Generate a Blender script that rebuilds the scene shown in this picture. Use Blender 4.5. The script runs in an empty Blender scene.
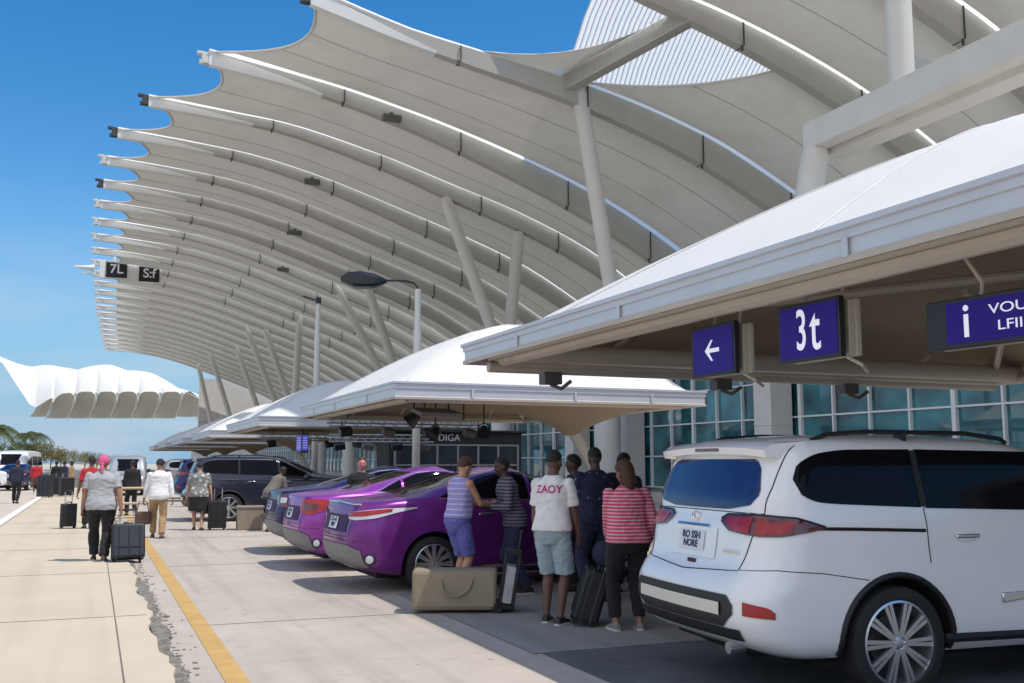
import bpy, bmesh, math, random
from mathutils import Vector as V, Matrix
from mathutils.bvhtree import BVHTree
R = math.radians
sc = bpy.context.scene
COL = sc.collection
random.seed(11)

# ------------------------------------------------------------------ camera
F = 1000.0; HC = 1.62
PITCH = math.atan(121.5 / 1000); YAW = math.atan(419 * math.cos(PITCH) / 1000)
cam_d = bpy.data.cameras.new('camera'); cam = bpy.data.objects.new('camera', cam_d); COL.objects.link(cam)
cam.location = (0, 0, HC); cam.rotation_euler = (math.pi / 2 + PITCH, 0, -YAW)
cam_d.sensor_fit = 'HORIZONTAL'; cam_d.sensor_width = 36; cam_d.lens = F / 1024 * 36
cam_d.clip_start = 0.05; cam_d.clip_end = 5000
sc.camera = cam

# ------------------------------------------------------------------ light
ELEV = R(63.5); AZ = R(42)
SUN = V((math.cos(AZ) * math.cos(ELEV), -math.sin(AZ) * math.cos(ELEV), math.sin(ELEV)))
ld = bpy.data.lights.new('sun', 'SUN'); ld.energy = 3.7; ld.angle = R(0.5); ld.color = (1, .955, .88)
sun = bpy.data.objects.new('sun', ld); COL.objects.link(sun)
sun.rotation_euler = SUN.to_track_quat('Z', 'Y').to_euler(); sun.location = (0, 0, 60)
w = bpy.data.worlds.new('World'); sc.world = w; w.use_nodes = True
nt = w.node_tree; nt.nodes.clear()
sky = nt.nodes.new('ShaderNodeTexSky'); sky.sky_type = 'NISHITA'; sky.sun_disc = False
sky.sun_elevation = ELEV; sky.sun_rotation = math.atan2(SUN.x, SUN.y)
sky.air_density = 1.0; sky.dust_density = 0.3; sky.ozone_density = 1.2; sky.altitude = 0
bg = nt.nodes.new('ShaderNodeBackground'); bg.inputs[1].default_value = 0.12
wo = nt.nodes.new('ShaderNodeOutputWorld')
# thin, real-world style cloud veil low over the horizon, driven by the direction looked at
tc = nt.nodes.new('ShaderNodeTexCoord'); mp = nt.nodes.new('ShaderNodeMapping'); mp.inputs['Scale'].default_value = (3, 3, 14)
nz = nt.nodes.new('ShaderNodeTexNoise'); nz.inputs['Scale'].default_value = 1.6; nz.inputs['Detail'].default_value = 6
rp = nt.nodes.new('ShaderNodeValToRGB'); rp.color_ramp.elements[0].position = .46; rp.color_ramp.elements[1].position = .72
rp.color_ramp.elements[1].color = (.62, .62, .62, 1)
sx = nt.nodes.new('ShaderNodeSeparateXYZ'); mr = nt.nodes.new('ShaderNodeMapRange')
mr.inputs[1].default_value = .22; mr.inputs[2].default_value = .02; mr.inputs[3].default_value = 0; mr.inputs[4].default_value = 1
mu = nt.nodes.new('ShaderNodeMath'); mu.operation = 'MULTIPLY'
mx = nt.nodes.new('ShaderNodeMixRGB'); mx.inputs[2].default_value = (5.2, 5.6, 6.2, 1)
hs = nt.nodes.new('ShaderNodeHueSaturation'); hs.inputs['Saturation'].default_value = 1.45; hs.inputs['Value'].default_value = 1.32
L = nt.links.new
L(tc.outputs['Generated'], mp.inputs[0]); L(mp.outputs[0], nz.inputs['Vector']); L(nz.outputs[0], rp.inputs[0])
L(tc.outputs['Generated'], sx.inputs[0]); L(sx.outputs['Z'], mr.inputs[0])
L(rp.outputs[0], mu.inputs[0]); L(mr.outputs[0], mu.inputs[1]); L(mu.outputs[0], mx.inputs[0])
# pale blue air low over the horizon instead of a yellow rim
m2 = nt.nodes.new('ShaderNodeMapRange'); m2.inputs[1].default_value = .30; m2.inputs[2].default_value = -.02; m2.inputs[3].default_value = 0; m2.inputs[4].default_value = .93
m2.interpolation_type = 'SMOOTHSTEP'
hz_ = nt.nodes.new('ShaderNodeMixRGB'); hz_.inputs[2].default_value = (1.62, 3.6, 5.75, 1)
L(sx.outputs['Z'], m2.inputs[0]); L(m2.outputs[0], hz_.inputs[0])
L(sky.outputs[0], hs.inputs['Color']); L(hs.outputs[0], hz_.inputs[1]); L(hz_.outputs[0], mx.inputs[1]); # unseen white cloud bank added behind and left of the viewer to fill shade
dt = nt.nodes.new('ShaderNodeVectorMath'); dt.operation = 'DOT_PRODUCT'; dt.inputs[1].default_value = V((-.80, -.52, .28)).normalized()
nd = nt.nodes.new('ShaderNodeVectorMath'); nd.operation = 'NORMALIZE'; L(tc.outputs['Generated'], nd.inputs[0]); L(nd.outputs[0], dt.inputs[0])
m3 = nt.nodes.new('ShaderNodeMapRange'); m3.interpolation_type = 'SMOOTHSTEP'; m3.inputs[1].default_value = .10; m3.inputs[2].default_value = .75; L(dt.outputs['Value'], m3.inputs[0])
n3 = nt.nodes.new('ShaderNodeTexNoise'); n3.inputs['Scale'].default_value = 2.4; n3.inputs['Detail'].default_value = 8; L(tc.outputs['Generated'], n3.inputs['Vector'])
m4 = nt.nodes.new('ShaderNodeMapRange'); m4.inputs[1].default_value = .35; m4.inputs[2].default_value = .6; m4.inputs[3].default_value = .25; L(n3.outputs[0], m4.inputs[0])
u3 = nt.nodes.new('ShaderNodeMath'); u3.operation = 'MULTIPLY'; L(m3.outputs[0], u3.inputs[0]); L(m4.outputs[0], u3.inputs[1])
cl = nt.nodes.new('ShaderNodeMixRGB'); cl.inputs[2].default_value = (7.9, 8.1, 8.8, 1); L(u3.outputs[0], cl.inputs[0]); L(mx.outputs[0], cl.inputs[1]); L(cl.outputs[0], bg.inputs[0]); L(bg.outputs[0], wo.inputs[0])
sc.view_settings.view_transform = 'Standard'; sc.view_settings.look = 'None'
sc.view_settings.gamma = 1; sc.view_settings.exposure = 0.02; sc.view_settings.use_curve_mapping = False
sc.cycles.max_bounces = 8; sc.cycles.diffuse_bounces = 5; sc.cycles.glossy_bounces = 4; sc.cycles.transmission_bounces = 4
sc.cycles.use_denoising = True

# ------------------------------------------------------------------ materials
MATS = {}
def pm(name, col, rough=.5, var=.1, scale=6, bump=0, bscale=None, metal=0, coat=0, spec=.5, transl=0, sheen=0, dirt=None, wear=None):
    """procedural principled material: base colour broken up by two noises, optional bump, dirt, translucency"""
    if name in MATS: return MATS[name]
    m = bpy.data.materials.new(name); m.use_nodes = True; n = m.node_tree; b = n.nodes['Principled BSDF']
    lk = n.links.new
    t = n.nodes.new('ShaderNodeTexCoord')
    a = n.nodes.new('ShaderNodeTexNoise'); a.inputs['Scale'].default_value = scale; a.inputs['Detail'].default_value = 8; a.inputs['Roughness'].default_value = .62
    lk(t.outputs['Object'], a.inputs['Vector'])
    r = n.nodes.new('ShaderNodeMapRange'); r.inputs[1].default_value = .28; r.inputs[2].default_value = .72
    r.inputs[3].default_value = 1 - var; r.inputs[4].default_value = 1 + var
    lk(a.outputs[0], r.inputs[0])
    mul = n.nodes.new('ShaderNodeMixRGB'); mul.blend_type = 'MULTIPLY'; mul.inputs[0].default_value = 1
    mul.inputs[1].default_value = (*col, 1); lk(r.outputs[0], mul.inputs[2])
    out = mul.outputs[0]
    if dirt:
        d = n.nodes.new('ShaderNodeTexNoise'); d.inputs['Scale'].default_value = dirt[1]; d.inputs['Detail'].default_value = 10; d.inputs['Roughness'].default_value = .7
        lk(t.outputs['Object'], d.inputs['Vector'])
        rr = n.nodes.new('ShaderNodeMapRange'); rr.inputs[1].default_value = dirt[2]; rr.inputs[2].default_value = dirt[2] + .2; lk(d.outputs[0], rr.inputs[0])
        ml = n.nodes.new('ShaderNodeMath'); ml.operation = 'MULTIPLY'; ml.inputs[1].default_value = dirt[3]; lk(rr.outputs[0], ml.inputs[0])
        mm = n.nodes.new('ShaderNodeMixRGB'); mm.inputs[2].default_value = (*dirt[0], 1); lk(ml.outputs[0], mm.inputs[0]); lk(out, mm.inputs[1]); out = mm.outputs[0]
    if wear:   # long faint tyre tracks along the lane and small dark gum spots
        mpw = n.nodes.new('ShaderNodeMapping'); mpw.inputs['Scale'].default_value = (1.0, .035, 1); lk(t.outputs['Object'], mpw.inputs[0])
        nw = n.nodes.new('ShaderNodeTexNoise'); nw.inputs['Scale'].default_value = 3.2; nw.inputs['Detail'].default_value = 5; lk(mpw.outputs[0], nw.inputs['Vector'])
        rw_ = n.nodes.new('ShaderNodeMapRange'); rw_.inputs[1].default_value = .5; rw_.inputs[2].default_value = .68; rw_.inputs[4].default_value = wear; lk(nw.outputs[0], rw_.inputs[0])
        vs_ = n.nodes.new('ShaderNodeTexVoronoi'); vs_.inputs['Scale'].default_value = 2.1; lk(t.outputs['Object'], vs_.inputs['Vector'])
        rs_ = n.nodes.new('ShaderNodeMapRange'); rs_.inputs[1].default_value = .075; rs_.inputs[2].default_value = .05; rs_.inputs[4].default_value = .55; lk(vs_.outputs['Distance'], rs_.inputs[0])
        mw_ = n.nodes.new('ShaderNodeMath'); mw_.operation = 'MAXIMUM'; lk(rw_.outputs[0], mw_.inputs[0]); lk(rs_.outputs[0], mw_.inputs[1])
        mm2 = n.nodes.new('ShaderNodeMixRGB'); mm2.inputs[2].default_value = (*[q * .42 for q in col], 1); lk(mw_.outputs[0], mm2.inputs[0]); lk(out, mm2.inputs[1]); out = mm2.outputs[0]
    lk(out, b.inputs['Base Color'])
    b.inputs['Roughness'].default_value = rough; b.inputs['Metallic'].default_value = metal
    b.inputs['Coat Weight'].default_value = coat; b.inputs['Coat Roughness'].default_value = .04
    b.inputs['Specular IOR Level'].default_value = spec
    if sheen: b.inputs['Sheen Weight'].default_value = sheen
    if bump:
        c = n.nodes.new('ShaderNodeTexNoise'); c.inputs['Scale'].default_value = bscale or scale * 8; c.inputs['Detail'].default_value = 6
        lk(t.outputs['Object'], c.inputs['Vector'])
        bp = n.nodes.new('ShaderNodeBump'); bp.inputs['Strength'].default_value = bump; bp.inputs['Distance'].default_value = .02
        lk(c.outputs[0], bp.inputs['Height']); lk(bp.outputs[0], b.inputs['Normal'])
    if transl:
        tr = n.nodes.new('ShaderNodeBsdfTranslucent'); tr.inputs[0].default_value = (*col, 1)
        mix = n.nodes.new('ShaderNodeMixShader'); mix.inputs[0].default_value = transl
        o = n.nodes['Material Output']; lk(b.outputs[0], mix.inputs[1]); lk(tr.outputs[0], mix.inputs[2]); lk(mix.outputs[0], o.inputs[0])
    MATS[name] = m; return m

def stripes(name, c1, c2, freq, axis='Z', duty=.5, rough=.85):
    if name in MATS: return MATS[name]
    m = pm(name, c1, rough, .08, 14, .25, 60); n = m.node_tree; b = n.nodes['Principled BSDF']
    t = n.nodes.new('ShaderNodeTexCoord'); s = n.nodes.new('ShaderNodeSeparateXYZ'); n.links.new(t.outputs['Object'], s.inputs[0])
    f = n.nodes.new('ShaderNodeMath'); f.operation = 'MULTIPLY'; f.inputs[1].default_value = freq; n.links.new(s.outputs[axis], f.inputs[0])
    g = n.nodes.new('ShaderNodeMath'); g.operation = 'FRACT'; n.links.new(f.outputs[0], g.inputs[0])
    h = n.nodes.new('ShaderNodeMath'); h.operation = 'GREATER_THAN'; h.inputs[1].default_value = duty; n.links.new(g.outputs[0], h.inputs[0])
    mx = n.nodes.new('ShaderNodeMixRGB'); mx.inputs[2].default_value = (*c2, 1); n.links.new(h.outputs[0], mx.inputs[0])
    l = b.inputs['Base Color'].links[0]; src = l.from_socket; n.links.new(src, mx.inputs[1]); n.links.new(mx.outputs[0], b.inputs['Base Color'])
    return m

def patterned(name, c1, c2, scale, thr=.3, rough=.85):
    if name in MATS: return MATS[name]
    m = pm(name, c1, rough, .12, 14, .25, 60); n = m.node_tree; b = n.nodes['Principled BSDF']
    t = n.nodes.new('ShaderNodeTexCoord'); vo = n.nodes.new('ShaderNodeTexVoronoi'); vo.inputs['Scale'].default_value = scale
    n.links.new(t.outputs['Object'], vo.inputs['Vector'])
    h = n.nodes.new('ShaderNodeMath'); h.operation = 'LESS_THAN'; h.inputs[1].default_value = thr; n.links.new(vo.outputs['Distance'], h.inputs[0])
    mx = n.nodes.new('ShaderNodeMixRGB'); mx.inputs[2].default_value = (*c2, 1); n.links.new(h.outputs[0], mx.inputs[0])
    l = b.inputs['Base Color'].links[0]; src = l.from_socket; n.links.new(src, mx.inputs[1]); n.links.new(mx.outputs[0], b.inputs['Base Color'])
    return m

def glow(name, col, strength):
    if name in MATS: return MATS[name]
    m = pm(name, col, .35, .04, 3); b = m.node_tree.nodes['Principled BSDF']
    b.inputs['Emission Color'].default_value = (*col, 1); b.inputs['Emission Strength'].default_value = strength
    return m

def facade_glass(name):
    m = bpy.data.materials.new(name); m.use_nodes = True; n = m.node_tree; b = n.nodes['Principled BSDF']
    t = n.nodes.new('ShaderNodeTexCoord'); mp = n.nodes.new('ShaderNodeMapping'); mp.inputs['Scale'].default_value = (.9, .62, .8)
    vo = n.nodes.new('ShaderNodeTexNoise'); vo.inputs['Scale'].default_value = 1.1; vo.inputs['Detail'].default_value = 3
    rp = n.nodes.new('ShaderNodeValToRGB'); e = rp.color_ramp.elements
    e[0].position = .34; e[0].color = (.005, .035, .048, 1); e[1].position = .72; e[1].color = (.03, .22, .26, 1)
    l = n.links.new; l(t.outputs['Object'], mp.inputs[0]); l(mp.outputs[0], vo.inputs['Vector']); l(vo.outputs[0], rp.inputs[0]); l(rp.outputs[0], b.inputs['Base Color'])
    b.inputs['Roughness'].default_value = .04; b.inputs['Specular IOR Level'].default_value = .7
    b.inputs['Coat Weight'].default_value = .6; b.inputs['Coat Roughness'].default_value = .02
    return m

# ------------------------------------------------------------------ mesh builder
Z = V((0, 0, 1))
class MB:
    def __init__(s): s.v = []; s.f = []; s.m = []
    def add(s, vs, fs, mi=0):
        b = len(s.v); s.v += [V(p) for p in vs]; s.f += [tuple(b + i for i in f) for f in fs]; s.m += [mi] * len(fs)
    def box(s, c, d, rz=0, mi=0, M=None):
        x, y, z = d[0] / 2, d[1] / 2, d[2] / 2
        M = M or (Matrix.Translation(V(c)) @ Matrix.Rotation(rz, 4, 'Z'))
        vs = [M @ V((a * x, b * y, e * z)) for a in (-1, 1) for b in (-1, 1) for e in (-1, 1)]
        s.add(vs, [(0, 1, 3, 2), (4, 6, 7, 5), (0, 4, 5, 1), (2, 3, 7, 6), (0, 2, 6, 4), (1, 5, 7, 3)], mi)
    def bar(s, a, b, w, h, up=Z, mi=0, w2=None, h2=None):
        a = V(a); b = V(b); d = (b - a).normalized(); up = V(up)
        if abs(d.dot(up)) > .99: up = V((1, 0, 0))
        x = d.cross(up).normalized(); y = x.cross(d)
        w2 = w if w2 is None else w2; h2 = h if h2 is None else h2
        vs = []
        for p, ww, hh in ((a, w, h), (b, w2, h2)):
            vs += [p + x * (i * ww / 2) + y * (j * hh / 2) for i, j in ((-1, -1), (1, -1), (1, 1), (-1, 1))]
        s.add(vs, [(3, 2, 1, 0), (4, 5, 6, 7), (0, 1, 5, 4), (1, 2, 6, 5), (2, 3, 7, 6), (3, 0, 4, 7)], mi)
    def tube(s, pts, r, n=8, mi=0, flat=None):
        pts = [V(p) for p in pts]; m = len(pts)
        rs = r if isinstance(r, (list, tuple)) else [r] * m
        rings = []; ref = None
        for i, p in enumerate(pts):
            d = (pts[min(i + 1, m - 1)] - pts[max(i - 1, 0)]).normalized()
            if ref is None:
                ref = Z if abs(d.z) < .9 else V((1, 0, 0))
            x = d.cross(ref).normalized(); y = x.cross(d).normalized(); ref = y
            rr = rs[i]
            if isinstance(rr, (list, tuple)): ra, rb = rr
            else: ra = rb = rr
            rings.append([p + x * (ra * math.cos(2 * math.pi * k / n)) + y * (rb * math.sin(2 * math.pi * k / n)) for k in range(n)])
        s.loft(rings, mi)
    def loft(s, rings, mi=0, caps=True):
        n = len(rings[0]); b = len(s.v)
        for rg in rings: s.v += [V(p) for p in rg]
        for i in range(len(rings) - 1):
            for k in range(n):
                s.f.append((b + i * n + k, b + i * n + (k + 1) % n, b + (i + 1) * n + (k + 1) % n, b + (i + 1) * n + k)); s.m.append(mi)
        if caps:
            s.f.append(tuple(b + k for k in reversed(range(n)))); s.m.append(mi)
            e = b + (len(rings) - 1) * n
            s.f.append(tuple(e + k for k in range(n))); s.m.append(mi)
    def grid(s, rows, mi=0, flip=False):
        b = len(s.v); n = len(rows[0])
        for r_ in rows: s.v += [V(p) for p in r_]
        for i in range(len(rows) - 1):
            for k in range(n - 1):
                q = (b + i * n + k, b + i * n + k + 1, b + (i + 1) * n + k + 1, b + (i + 1) * n + k)
                s.f.append(q[::-1] if flip else q); s.m.append(mi)
    def lathe(s, prof, n=24, M=None, mi=0, caps=True):
        M = M or Matrix()
        rings = [[M @ V((r * math.cos(2 * math.pi * k / n), r * math.sin(2 * math.pi * k / n), z)) for k in range(n)] for r, z in prof]
        s.loft(rings, mi, caps)
    def prism(s, poly, d, mi=0):
        """poly: list of 3D points, d: extrusion vector"""
        n = len(poly); d = V(d); a = [V(p) for p in poly]
        s.add(a + [p + d for p in a], [tuple(reversed(range(n))), tuple(range(n, 2 * n))] + [(i, (i + 1) % n, n + (i + 1) % n, n + i) for i in range(n)], mi)
    def ball(s, c, r, n=12, m=8, mi=0, M=None):
        c = V(c); r = (r, r, r) if not isinstance(r, (tuple, list)) else r
        rings = []
        for i in range(1, m):
            t = math.pi * i / m
            rings.append([c + (M or Matrix.Identity(3)) @ V((r[0] * math.sin(t) * math.cos(2 * math.pi * k / n), r[1] * math.sin(t) * math.sin(2 * math.pi * k / n), -r[2] * math.cos(t))) for k in range(n)])
        s.loft(rings, mi)
    def caps(s, a, b, ra, rb, n=14, flat=False, mi=0, sq=1.0):
        """tapered capsule; flat=True gives square ends"""
        a = V(a); b = V(b); d = (b - a); l = d.length; d = d / l
        ref = Z if abs(d.z) < .9 else V((0, 1, 0))
        x = d.cross(ref).normalized(); y = x.cross(d)
        sec = []
        if not flat: sec += [(-ra * math.cos(t), ra * math.sin(t)) for t in (.25, .7, 1.1)]
        sec += [(l * k / 4, ra + (rb - ra) * k / 4) for k in range(5)]
        if not flat: sec += [(l + rb * math.cos(t), rb * math.sin(t)) for t in (1.1, .7, .25)]
        s.loft([[a + d * o + x * (rr * math.cos(2 * math.pi * k / n)) + y * (rr * sq * math.sin(2 * math.pi * k / n)) for k in range(n)] for o, rr in sec], mi)
    def mesh(s, name, mats=(), smooth=None):
        me = bpy.data.meshes.new(name); me.from_pydata([tuple(p) for p in s.v], [], s.f)
        for m in mats: me.materials.append(m)
        if len(mats) > 1: me.polygons.foreach_set('material_index', s.m)
        if smooth is not None:
            me.polygons.foreach_set('use_smooth', [True] * len(me.polygons))
            if smooth < 180: me.set_sharp_from_angle(angle=R(smooth))
        me.update(); return me
    def build(s, name, mats, parent=None, smooth=35, bevel=0, world=False, fix=True, seg=2):
        mats = mats if isinstance(mats, (list, tuple)) else [mats]
        me = s.mesh(name, mats)
        if fix:
            bm = bmesh.new(); bm.from_mesh(me); bmesh.ops.recalc_face_normals(bm, faces=bm.faces); bm.to_mesh(me); bm.free()
        if smooth is not None:
            me.polygons.foreach_set('use_smooth', [True] * len(me.polygons))
            if smooth < 180: me.set_sharp_from_angle(angle=R(smooth))
        o = bpy.data.objects.new(name, me); COL.objects.link(o)
        if parent:
            o.parent = parent
            if world: o.location = -root_loc(parent)
        if bevel:
            b = o.modifiers.new('bevel', 'BEVEL'); b.width = bevel; b.segments = seg; b.limit_method = 'ANGLE'; b.angle_limit = R(40); b.harden_normals = False
        return o
def root_loc(o):
    p = V((0, 0, 0))
    while o: p = p + o.location; o = o.parent
    return p
def tag(o, label=None, cat=None, group=None, kind=None):
    if label: o['label'] = label
    if cat: o['category'] = cat
    if group: o['group'] = group
    if kind: o['kind'] = kind
    return o
def thing(name, label, cat, loc=(0, 0, 0), rz=0, group=None):
    o = bpy.data.objects.new(name, None); COL.objects.link(o); o.location = loc; o.rotation_euler = (0, 0, rz)
    o.empty_display_size = .2
    return tag(o, label, cat, group)
def copy_tree(o, parent=None):
    c = o.copy(); COL.objects.link(c)
    if parent: c.parent = parent
    for ch in list(o.children): copy_tree(ch, c)
    return c
def text_mesh(name, s, size, mat, M, parent, extrude=.002, shear=0, spacing=1, sx=1, wrap=None, bold=0):
    cu = bpy.data.curves.new(name, 'FONT'); cu.body = s; cu.size = size; cu.align_x = 'CENTER'; cu.align_y = 'CENTER'; cu.extrude = extrude
    cu.shear = shear; cu.space_character = spacing; cu.offset = bold
    t = bpy.data.objects.new(name, cu); COL.objects.link(t)
    bpy.context.view_layer.update()
    me = bpy.data.meshes.new_from_object(t.evaluated_get(bpy.context.evaluated_depsgraph_get()))
    bpy.data.objects.remove(t); me.transform(M @ Matrix.Diagonal((sx, 1, 1, 1))); me.name = name
    if wrap:
        bm = bmesh.new(); bm.from_mesh(me); bmesh.ops.subdivide_edges(bm, edges=bm.edges, cuts=1)
        bvh, d, off = wrap
        for v in bm.verts:
            h = bvh.ray_cast(v.co - d * 1.0, d)
            if h[0]: v.co = h[0] - d * off
        bm.to_mesh(me); bm.free()
    me.materials.clear(); me.materials.append(mat)
    o = bpy.data.objects.new(name, me); COL.objects.link(o); o.parent = parent
    return o
def lerp(a, b, t): return a + (b - a) * t
def interp(x, pts):
    if x <= pts[0][0]: return pts[0][1]
    for (a, b), (c, d) in zip(pts, pts[1:]):
        if x <= c: return b + (d - b) * (x - a) / (c - a)
    return pts[-1][1]
def smooth_interp(x, pts):
    """catmull-rom style through sorted pts"""
    if x <= pts[0][0]: return pts[0][1]
    n = len(pts)
    for i in range(n - 1):
        if x <= pts[i + 1][0]:
            x0, y0 = pts[i]; x1, y1 = pts[i + 1]; h = x1 - x0; t = (x - x0) / h
            def sl(k):
                if k <= 0: return (pts[1][1] - pts[0][1]) / (pts[1][0] - pts[0][0])
                if k >= n - 1: return (pts[-1][1] - pts[-2][1]) / (pts[-1][0] - pts[-2][0])
                a = (pts[k][1] - pts[k - 1][1]) / (pts[k][0] - pts[k - 1][0]); b = (pts[k + 1][1] - pts[k][1]) / (pts[k + 1][0] - pts[k][0])
                return 0 if a * b <= 0 else 2 * a * b / (a + b)
            m0, m1 = sl(i) * h, sl(i + 1) * h
            return (2 * t**3 - 3 * t * t + 1) * y0 + (t**3 - 2 * t * t + t) * m0 + (-2 * t**3 + 3 * t * t) * y1 + (t**3 - t * t) * m1
    return pts[-1][1]
# ================================================================== ground
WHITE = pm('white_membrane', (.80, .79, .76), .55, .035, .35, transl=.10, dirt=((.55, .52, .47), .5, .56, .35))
ROOFM = pm('roof_membrane', (.77, .745, .69), .6, .04, .3, transl=.03, dirt=((.50, .47, .41), .35, .52, .4), bump=.35, bscale=.9)
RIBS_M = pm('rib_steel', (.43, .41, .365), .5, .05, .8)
RIBW = pm('painted_steel', (.60, .575, .52), .45, .05, .8)
def sheet(name, x0, x1, y0, y1, z, m, kind='structure'):
    b = MB(); b.add([(x0, y0, z), (x1, y0, z), (x1, y1, z), (x0, y1, z)], [(0, 1, 2, 3)]); o = b.build(name, m, smooth=None); o['kind'] = kind; return o
g_conc = pm('road_concrete', (.46, .40, .34), .9, .13, .55, .35, 55, dirt=((.28, .245, .21), 2.6, .53, .5), wear=.34)
s_conc = pm('sidewalk_concrete', (.56, .475, .355), .9, .06, .7, .2, 40, dirt=((.48, .42, .35), 1.3, .54, .4), wear=.16)
l_conc = pm('lane_concrete', (.53, .455, .385), .9, .07, .4, .2, 40, dirt=((.42, .37, .32), 1.1, .55, .3))
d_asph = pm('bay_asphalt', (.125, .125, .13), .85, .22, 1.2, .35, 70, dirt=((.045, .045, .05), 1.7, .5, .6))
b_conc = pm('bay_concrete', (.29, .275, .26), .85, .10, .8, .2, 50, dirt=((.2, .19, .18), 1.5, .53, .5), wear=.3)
sand = pm('sandy_ground', (.48, .44, .36), .95, .15, .05, .2, 4)
b = MB(); b.add([(-900, -300, -.03), (900, -300, -.03), (900, 1500, -.03), (-900, 1500, -.03)], [(0, 1, 2, 3)])
b.build('ground', sand, smooth=None)['kind'] = 'structure'
sheet('road', .62, 45, -30, 260, 0, g_conc)
sheet('far_road', -9.5, -2.33, -30, 300, -.012, l_conc)
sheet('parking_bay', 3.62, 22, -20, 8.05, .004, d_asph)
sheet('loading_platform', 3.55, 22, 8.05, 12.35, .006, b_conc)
# sidewalk slab: a real slab with a ragged, worn outer edge
rnd = random.Random(3)
edge = []
y = -30.0
while y < 240:
    k = .25 if y < 30 else 2.0
    edge.append((.62 + rnd.uniform(-.035, .035) + .03 * math.sin(y * 1.7), y)); y += k
b = MB()
vs = []; fs = []
for i, (x, y) in enumerate(edge): vs += [(-2.06, y, .025), (x, y, .025), (x + .01, y, -.02), (-2.06, y, -.02)]
for i in range(len(edge) - 1):
    o = i * 4; fs += [(o, o + 1, o + 5, o + 4), (o + 1, o + 2, o + 6, o + 5), (o + 3, o, o + 4, o + 7)]
b.add(vs, fs); b.build('sidewalk', s_conc, smooth=None)['kind'] = 'structure'
# crumbled joint between slab and road
b = MB(); vs = []; fs = []
rnd = random.Random(8)
yy = -5.0; k = 0
while yy < 60:
    wd = .075 + .018 * math.sin(yy * 1.9 + 1.7 * math.sin(yy * .63)) + .016 * math.sin(yy * 6.3 + 2 * math.sin(yy * 2.2)) + rnd.uniform(-.016, .016)
    if yy > 15: wd *= .45
    vs += [(.60, yy, .005), (.66 + wd * .5 + rnd.uniform(-.02, .02), yy, .0075), (.66 + wd, yy, .003)]
    if k: o = (k - 1) * 3; fs += [(o, o + 1, o + 4, o + 3), (o + 1, o + 2, o + 5, o + 4)]
    k += 1; yy += .03 if yy < 20 else .3
b.add(vs, fs)
for k in range(170):
    cx_ = .72 + abs(rnd.gauss(0, .07)); cy_ = rnd.uniform(2, 18); rr = rnd.uniform(.008, .03); nn = 7
    b.add([(cx_ + rr * rnd.uniform(.5, 1.2) * math.cos(6.283 * q / nn), cy_ + 1.8 * rr * rnd.uniform(.5, 1.2) * math.sin(6.283 * q / nn), .0042) for q in range(nn)], [tuple(range(nn))])
b.build('crumbled_joint', pm('crumbled_edge', (.19, .17, .145), .95, .6, 11, .9, 40, dirt=((.42, .37, .31), 10, .50, .75)), smooth=None)['kind'] = 'structure'
# sidewalk joints
b = MB(); jm = pm('joint_dark', (.16, .14, .12), .9, .2, 9)
yy = -5.0
b.box((.285, 55, .027), (.012, 130, .003))
for k in range(26):
    b.box((-.9, 2.3 + k * 4.6, .0275), (2.34, .008, .003)); b.box((.45, 2.3 + k * 4.6 , .0275), (.30, .008, .003))
for k in range(14): b.box((2.3, 4.5 + k * 6.2, .0025), (2.5, .007, .003))
b.build('sidewalk_joints', jm, smooth=None)['kind'] = 'structure'
# painted lines
ymat = pm('yellow_paint', (.52, .325, .11), .75, .16, 3, .15, 60, dirt=((.52, .45, .38), 5, .60, .7))
wmat = pm('white_paint', (.82, .81, .78), .7, .08, 3)
sheet('yellow_line', .985, 1.155, -8, 120, .0045, ymat)
b = MB(); b.box((-2.2, 110, .02), (.20, 300, .10)); b.build('white_kerb', wmat, bevel=.015)['kind'] = 'structure'
for k, yy in enumerate((14.35, 17.4, 20.4)):
    sheet('bay_line', 3.1, 8.4, yy, yy + .1, .0045, ymat)

# ================================================================== terminal building
GLASS = facade_glass('terminal_glass')
STUCCO = pm('stucco_white', (.62, .60, .57), .8, .05, .9, .15, 30)
FRAME = pm('white_aluminium', (.72, .74, .75), .4, .03, 5)
DARK = pm('dark_interior', (.02, .021, .024), .6, .3, 2)
bld = thing('terminal_building', 'long white terminal building with teal glass front behind the parking canopies', 'building', (22, 40, 0))
b = MB(); b.box((37, 110, 3.4), (29.4, 300, 6.8)); b.box((22.2, 110, 6.3), (.9, 300, 1.4)); b.box((22.2, 110, .2), (.5, 300, .4))
b.build('wall', STUCCO, bld, world=True)
b = MB(); b.box((45, 253, 11), (44, 1.2, 22)); b.box((45, 252.2, 12), (44, .4, .8)); b.build('end_wall', STUCCO, bld, world=True)
b = MB(); b.box((36, 110, 7.0), (33, 302, .35)); b.build('roof_slab', STUCCO, bld, world=True)
# glazed bays
yb = -12.0; bay = 6.6; rw = random.Random(5)
while yb < 150:
    b = MB(); b.box((22.18, yb + bay / 2, 3.1), (.06, bay - .02, 5.0)); gl = b.build('window', GLASS, bld, world=True, smooth=None)
    f = MB(); n = 4; y0 = yb; y1 = yb + bay
    for k in range(n): f.box((22.10, lerp(y0, y1, k / n), 3.1), (.14, .065 if k % n else .15, 5.0))
    for zz in (.62, 1.9, 3.18, 4.45, 5.58): f.box((22.105, (y0 + y1) / 2, zz), (.13, y1 - y0, .055))
    f.build('window_frame', FRAME, gl, world=True, smooth=None)
    yb += bay
for yp in (-5.9, 8.3, 28.4, 38.4, 43.6, 53):
    b = MB(); b.box((21.55, yp, 3.1), (.9, .95, 6.2)); b.box((21.55, yp, 2.9), (.94, .99, .03)); b.build('pillar', STUCCO, bld, bevel=.02, world=True)
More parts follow.
